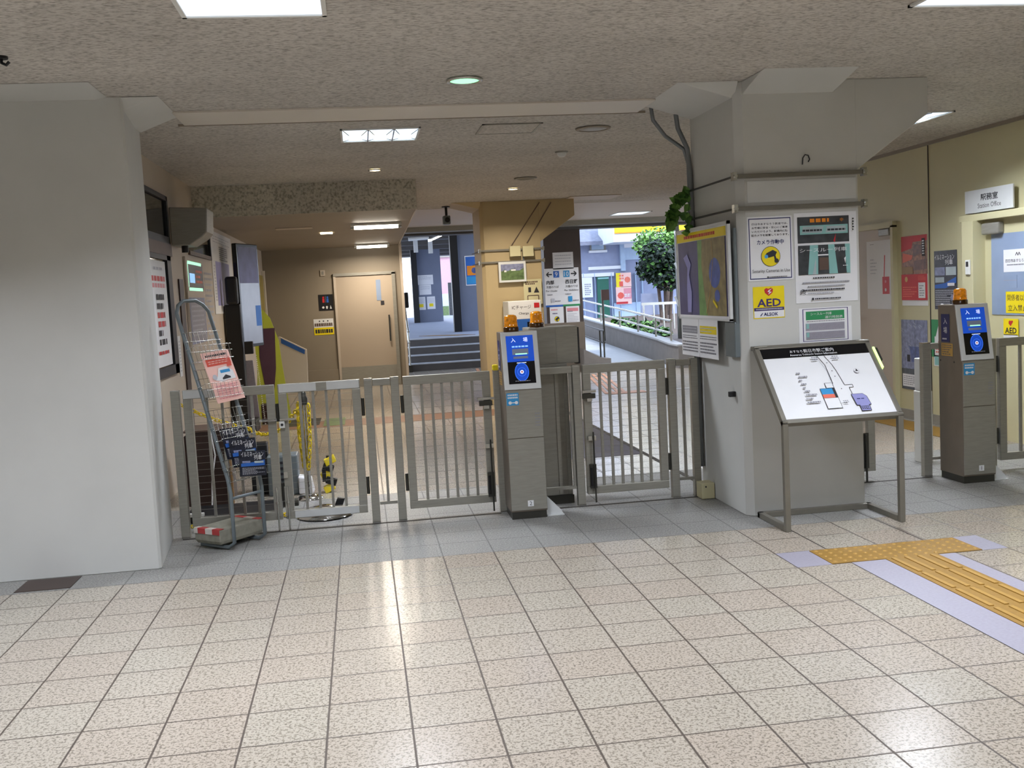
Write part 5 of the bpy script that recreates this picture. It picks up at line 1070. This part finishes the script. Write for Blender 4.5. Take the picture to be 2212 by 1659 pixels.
struct('wall_ramp_inner', MB().prism([(4.18, 12.4, 0), (4.18, 12.4, .42), (4.34, 12.4, .33), (4.5, 12.4, .25), (4.58, 12.4, .23), (4.68, 12.4, .225), (4.68, 12.4, 0)], (0, .35, 0), 'ramp_wall').prism([(4.55, 12.7, 0), (4.55, 24, 0), (4.55, 24, zr(24)+.15), (4.55, 12.7, .2)], (.13, 0, 0), 'ramp_wall'), 'low curved concrete curb at the foot of the ramp')
struct('floor_planting', MB().prism([(5.98, 12.06, -.2), (5.98, 12.06, .33), (5.98, 24, .62), (5.98, 24, -.2)], (14, 0, 0), 'bark'), 'planting bed behind the ramp parapet')
t = thing('ramp_railing', 'two bar steel railing on the ramp parapet', 'railing', (5.89, 12.5, .4))
for dz in (.44, .21): MB().tube([(5.89, 12.55, .40+dz), (5.89, 12.75, .40+dz), (5.89, 13.4, .43+dz), (5.89, 20, .70+.06+dz), (5.89, 24, .9+dz)], .022, 'steel_bright').build('rail', t)
for y in (12.6, 13.6, 14.9, 16.4, 18.2, 20.4, 22.6): MB().cyl((5.89, y, .46+.0435*max(0, y-13.2)), (5.89, y, .84+.041*max(0, y-13.2)), .02, 'steel_dull').build('rail_post', t)
t = thing('inner_railing', 'dark handrail on the inner side of the ramp', 'railing', (4.62, 12.6, .3))
for dz in (.50, .28): MB().tube([(4.62, 12.6, .22+dz), (4.62, 12.8, .22+dz), (4.62, 17, .4+dz), (4.62, 20, .52+dz)], .016, 'steel_dark').build('rail', t)
for y in (12.65, 12.95, 14.6, 17): MB().cyl((4.62, y, .2), (4.62, y, .72+.043*(y-12.8)), .015, 'steel_dark').build('rail_post', t)
t = thing('street_sign', 'dark small signboard on a thin pole behind the ramp railing', 'sign', P(1307, 720, Y=17))
a = P(1307, 760, Y=17); b2 = P(1307, 640, Y=17); MB().cyl((a.x, 17, .3), (a.x, 17, b2.z), .025, 'steel_dark').build('sign_pole', t)
a = P(1298, 626, Y=16.95); b2 = P(1316, 648, Y=16.95); MB().box(a.x, b2.x, 16.93, 16.97, b2.z, a.z, 'brown_dark').build('board', t)
# grille wall and posts at the right of the opening
t = thing('steel_brace_frame', 'grey post with white slanted braces right of the tree', 'brace frame', P(1470, 750, Y=14.5))
a = P(1459, 493, Y=14.5); b2 = P(1464, 740, Y=14.5); MB().box(a.x-.02, a.x+.06, 14.45, 14.55, .3, a.z+.3, 'steel_dark').build('upright', t)
for p0, p1 in (((1457, 500), (1472, 535)), ((1458, 568), (1477, 612)), ((1458, 640), (1478, 690))): MB().bar(P(*p0, Y=14.4), P(*p1, Y=14.4), .035, .035, 'white_paint').build('brace', t)
t = thing('white_rail', 'white horizontal rail before the tree trunk', 'railing', P(1430, 656, Y=17.5))
MB().bar(P(1386, 657, Y=17.5), P(1478, 653, Y=17.5), .05, .06, 'steel_bright').build('rail', t)
for x in (1390, 1412, 1433, 1455, 1475): a = P(x, 657, Y=17.5); MB().box(a.x-.015, a.x+.015, 17.48, 17.52, .4, a.z, 'steel_bright').build('rail_post', t)
MB().box(6.35, 6.43, 12.4, 12.48, .0, 2.7, 'white_plate').build('steel_post', None, 0, 'pale post at the right edge of the rear opening', 'post')
# building across the street
BY = 27.0
def bpart(name, par, x0, y0, x1, y1, m, d=.1, off=0.0):
    a = P(x0, y0, Y=BY-off); b2 = P(x1, y1, Y=BY-off); return MB().box(a.x, b2.x, BY-off-d, BY-off, b2.z, a.z, m).build(name, par)
t = thing('shop_building', 'lavender grey shop building across the street behind the ramp', 'building', (8, BY, 0))
a = P(1240, 520, Y=BY); b2 = P(1520, 720, Y=BY)
MB().box(a.x-1, b2.x+3, BY, BY+5, 0, P(1300, 515, Y=BY).z, 'build').build('wall', t)
rt = MB(); z0 = P(1290, 521, Y=BY-.5).z; rt.prism([(a.x-1, BY-.6, z0), (a.x-1, BY+3, z0+1.4), (a.x-1, BY+3, z0+1.2), (a.x-1, BY-.6, z0-.12)], (P(1340, 520, Y=BY).x-a.x+1, 0, 0), 'roof_tile'); rt.build('roof', t)
w_ = bpart('window', t, 1273, 520, 1308, 543, 'steel_dull', .06, .0); bpart('pane', w_, 1277, 523, 1304, 539, 'build_pale', .02, .06)
bpart('window_sill', t, 1271, 542, 1310, 545, 'paper', .12); bpart('band', t, 1270, 577, 1345, 580, 'paper', .08); bpart('cornice', t, 1250, 592, 1325, 596, 'paper', .1)
for x in (1258, 1282, 1318, 1337, 1370, 1384): bpart('pilaster', t, x, 590, x+7, 720, 'build_pale', .12)
bpart('pilaster', t, 1337, 512, 1350, 585, 'build_pale', .12)
d_ = bpart('door', t, 1288, 592, 1318, 700, 'green_dark', .05, .02); bpart('pane', d_, 1291, 600, 1315, 602, 'teal_ink', .02, .08)
w_ = bpart('shop_window', t, 1347, 530, 1385, 560, 'build_pale', .08); 
bpart('upper_sign', t, 1347, 519, 1378, 534, 'paper', .1, .1)
bpart('base_wall', t, 1325, 655, 1400, 720, 'build_pale', .08)
def bsheet(name, label, px, draw, base='paper', cat='poster', y=BY-.13):
    return psheet(name, label, px, draw, base, cat, y)
bsheet('shop_poster', 'yellow and red poster on the shop building, upper of the two', ((1330, 590), (1364, 619)), lambda F: (F.r(0, 0, .3, 1, 'yellow'), F.d(.75, .5, .10, 'coral', 8), F.r(.2, .05, .45, .4, 'red_bright'), F.lines(.2, .5, .5, .9, 2, 'coral', .6, (.1, .2))), 'paper_pink')
bsheet('shop_poster', 'pink and red poster on the shop building, lower of the two', ((1330, 620), (1365, 656)), lambda F: (F.r(.5, .3, 1, .9, 'pink'), F.d(.3, .5, .11, 'red_bright', 8), F.r(0, .02, .75, .14, 'red'), F.lines(.55, .4, .95, .6, 2, 'paper', .6, (.1, .2))), 'paper_pink')
bsheet('window_notice', 'white notice with grey pattern in the shop window beside the green door', ((1256, 600), (1281, 642)), lambda F: F.lines(.25, .1, .85, .7, 6, 'ink_grey', .6, (.08, .16)))
t = thing('shop_fascia', 'white shop fascia with yellow and orange stripes above the tree', 'sign', P(1400, 505, Y=25))
a = P(1324, 492, Y=25); b2 = P(1480, 516, Y=25); MB().box(a.x, b2.x+1, 25, 26.99, b2.z, a.z+.5, 'white_plate').build('board', t)
c = P(1327, 505, Y=25); MB().box(a.x+.04, b2.x+1, 24.98, 25, c.z, a.z+.5, 'yellow').build('yellow_stripe', t); d = P(1327, 501, Y=25); MB().box(a.x+.04, b2.x+1, 24.97, 24.98, c.z, d.z-.02, 'orange_ink').build('orange_stripe', t)
MB().prism([P(1386, 634, Y=24), P(1425, 634, Y=24), P(1420, 740, Y=24), P(1386, 740, Y=24)], (0, .1, 0), 'build').build('grey_shutter', None, 0, 'blue grey shutter behind the tree trunk', 'shutter')
# trees and shrubs
def crown(mb, c, rx, ry, rz, n, mats, s=.16, seed=1, flat=0):
    rnd = random.Random(seed); c = Vector(c)
    lumps = [(Vector((rnd.uniform(-.55, .55)*rx, rnd.uniform(-.55, .55)*ry, rnd.uniform(-.5, .5)*rz)), rnd.uniform(.45, .7)) for _ in range(14)]
    for k in range(n):
        l, q = rnd.choice(lumps)
        while True:
            v = Vector((rnd.uniform(-1, 1), rnd.uniform(-1, 1), rnd.uniform(-1, 1)))
            if .2 < v.length <= 1: break
        v = v.normalized()*(v.length**.4)
        p = c+l+Vector((v.x*rx*q, v.y*ry*q, v.z*rz*q))
        leaf_shape(mb, p, (rnd.uniform(-1, 1), rnd.uniform(-1, 1), rnd.uniform(-.8, .4)), (v.x+rnd.uniform(-.5, .5), v.y+rnd.uniform(-.5, .5), v.z+.6), s*rnd.uniform(.6, 1.2), rnd.choice(mats))
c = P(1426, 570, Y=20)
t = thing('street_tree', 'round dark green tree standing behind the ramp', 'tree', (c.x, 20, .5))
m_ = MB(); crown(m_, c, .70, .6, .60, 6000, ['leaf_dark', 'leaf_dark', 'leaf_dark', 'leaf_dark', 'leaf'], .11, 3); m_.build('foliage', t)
m_ = MB()
for (x0, x1) in ((1434, 1420), (1440, 1436), (1446, 1452)): a = P(x0, 745, Y=20); b2 = P((x0+x1)/2, 660, Y=20); d = P(x1, 600, Y=20); m_.tube([a, b2, d], .045, 'bark', 8)
m_.build('trunk', t)
c = P(1436, 524, Y=23.5)
t = thing('street_tree', 'light green tree rising behind the dark round one', 'tree', (c.x, 23.5, .5))
m_ = MB(); crown(m_, c, .85, .7, .42, 3600, ['leaf_light', 'leaf_light', 'leaf'], .10, 5); m_.build('foliage', t)
a = P(1450, 740, Y=23.5); m_ = MB(); m_.tube([(a.x, 23.5, .5), (c.x, 23.5, c.z)], .07, 'bark', 8); m_.build('trunk', t)
for k, (px, y, r, rz, lb) in enumerate((((1352, 704), 18.5, .34, .26, 'low green shrub behind the ramp railing, left one'), ((1386, 712), 16.6, .28, .25, 'low green shrub behind the ramp railing, middle one'), ((1425, 728), 15.5, .22, .22, 'low green shrub behind the ramp railing, nearest the tree trunk'))):
    c = P(*px, Y=y); t = thing('shrub', lb, 'shrub', (c.x, y, .6), 'shrubs behind the ramp'); m_ = MB(); crown(m_, c, r, .35, rz, 900, ['leaf', 'leaf_dark', 'leaf_light'], .11, 9+k); m_.build('foliage', t)
    m_ = MB(); m_.cyl((c.x, y, .5), (c.x, y, c.z), .02, 'bark', 6); m_.build('stem', t)
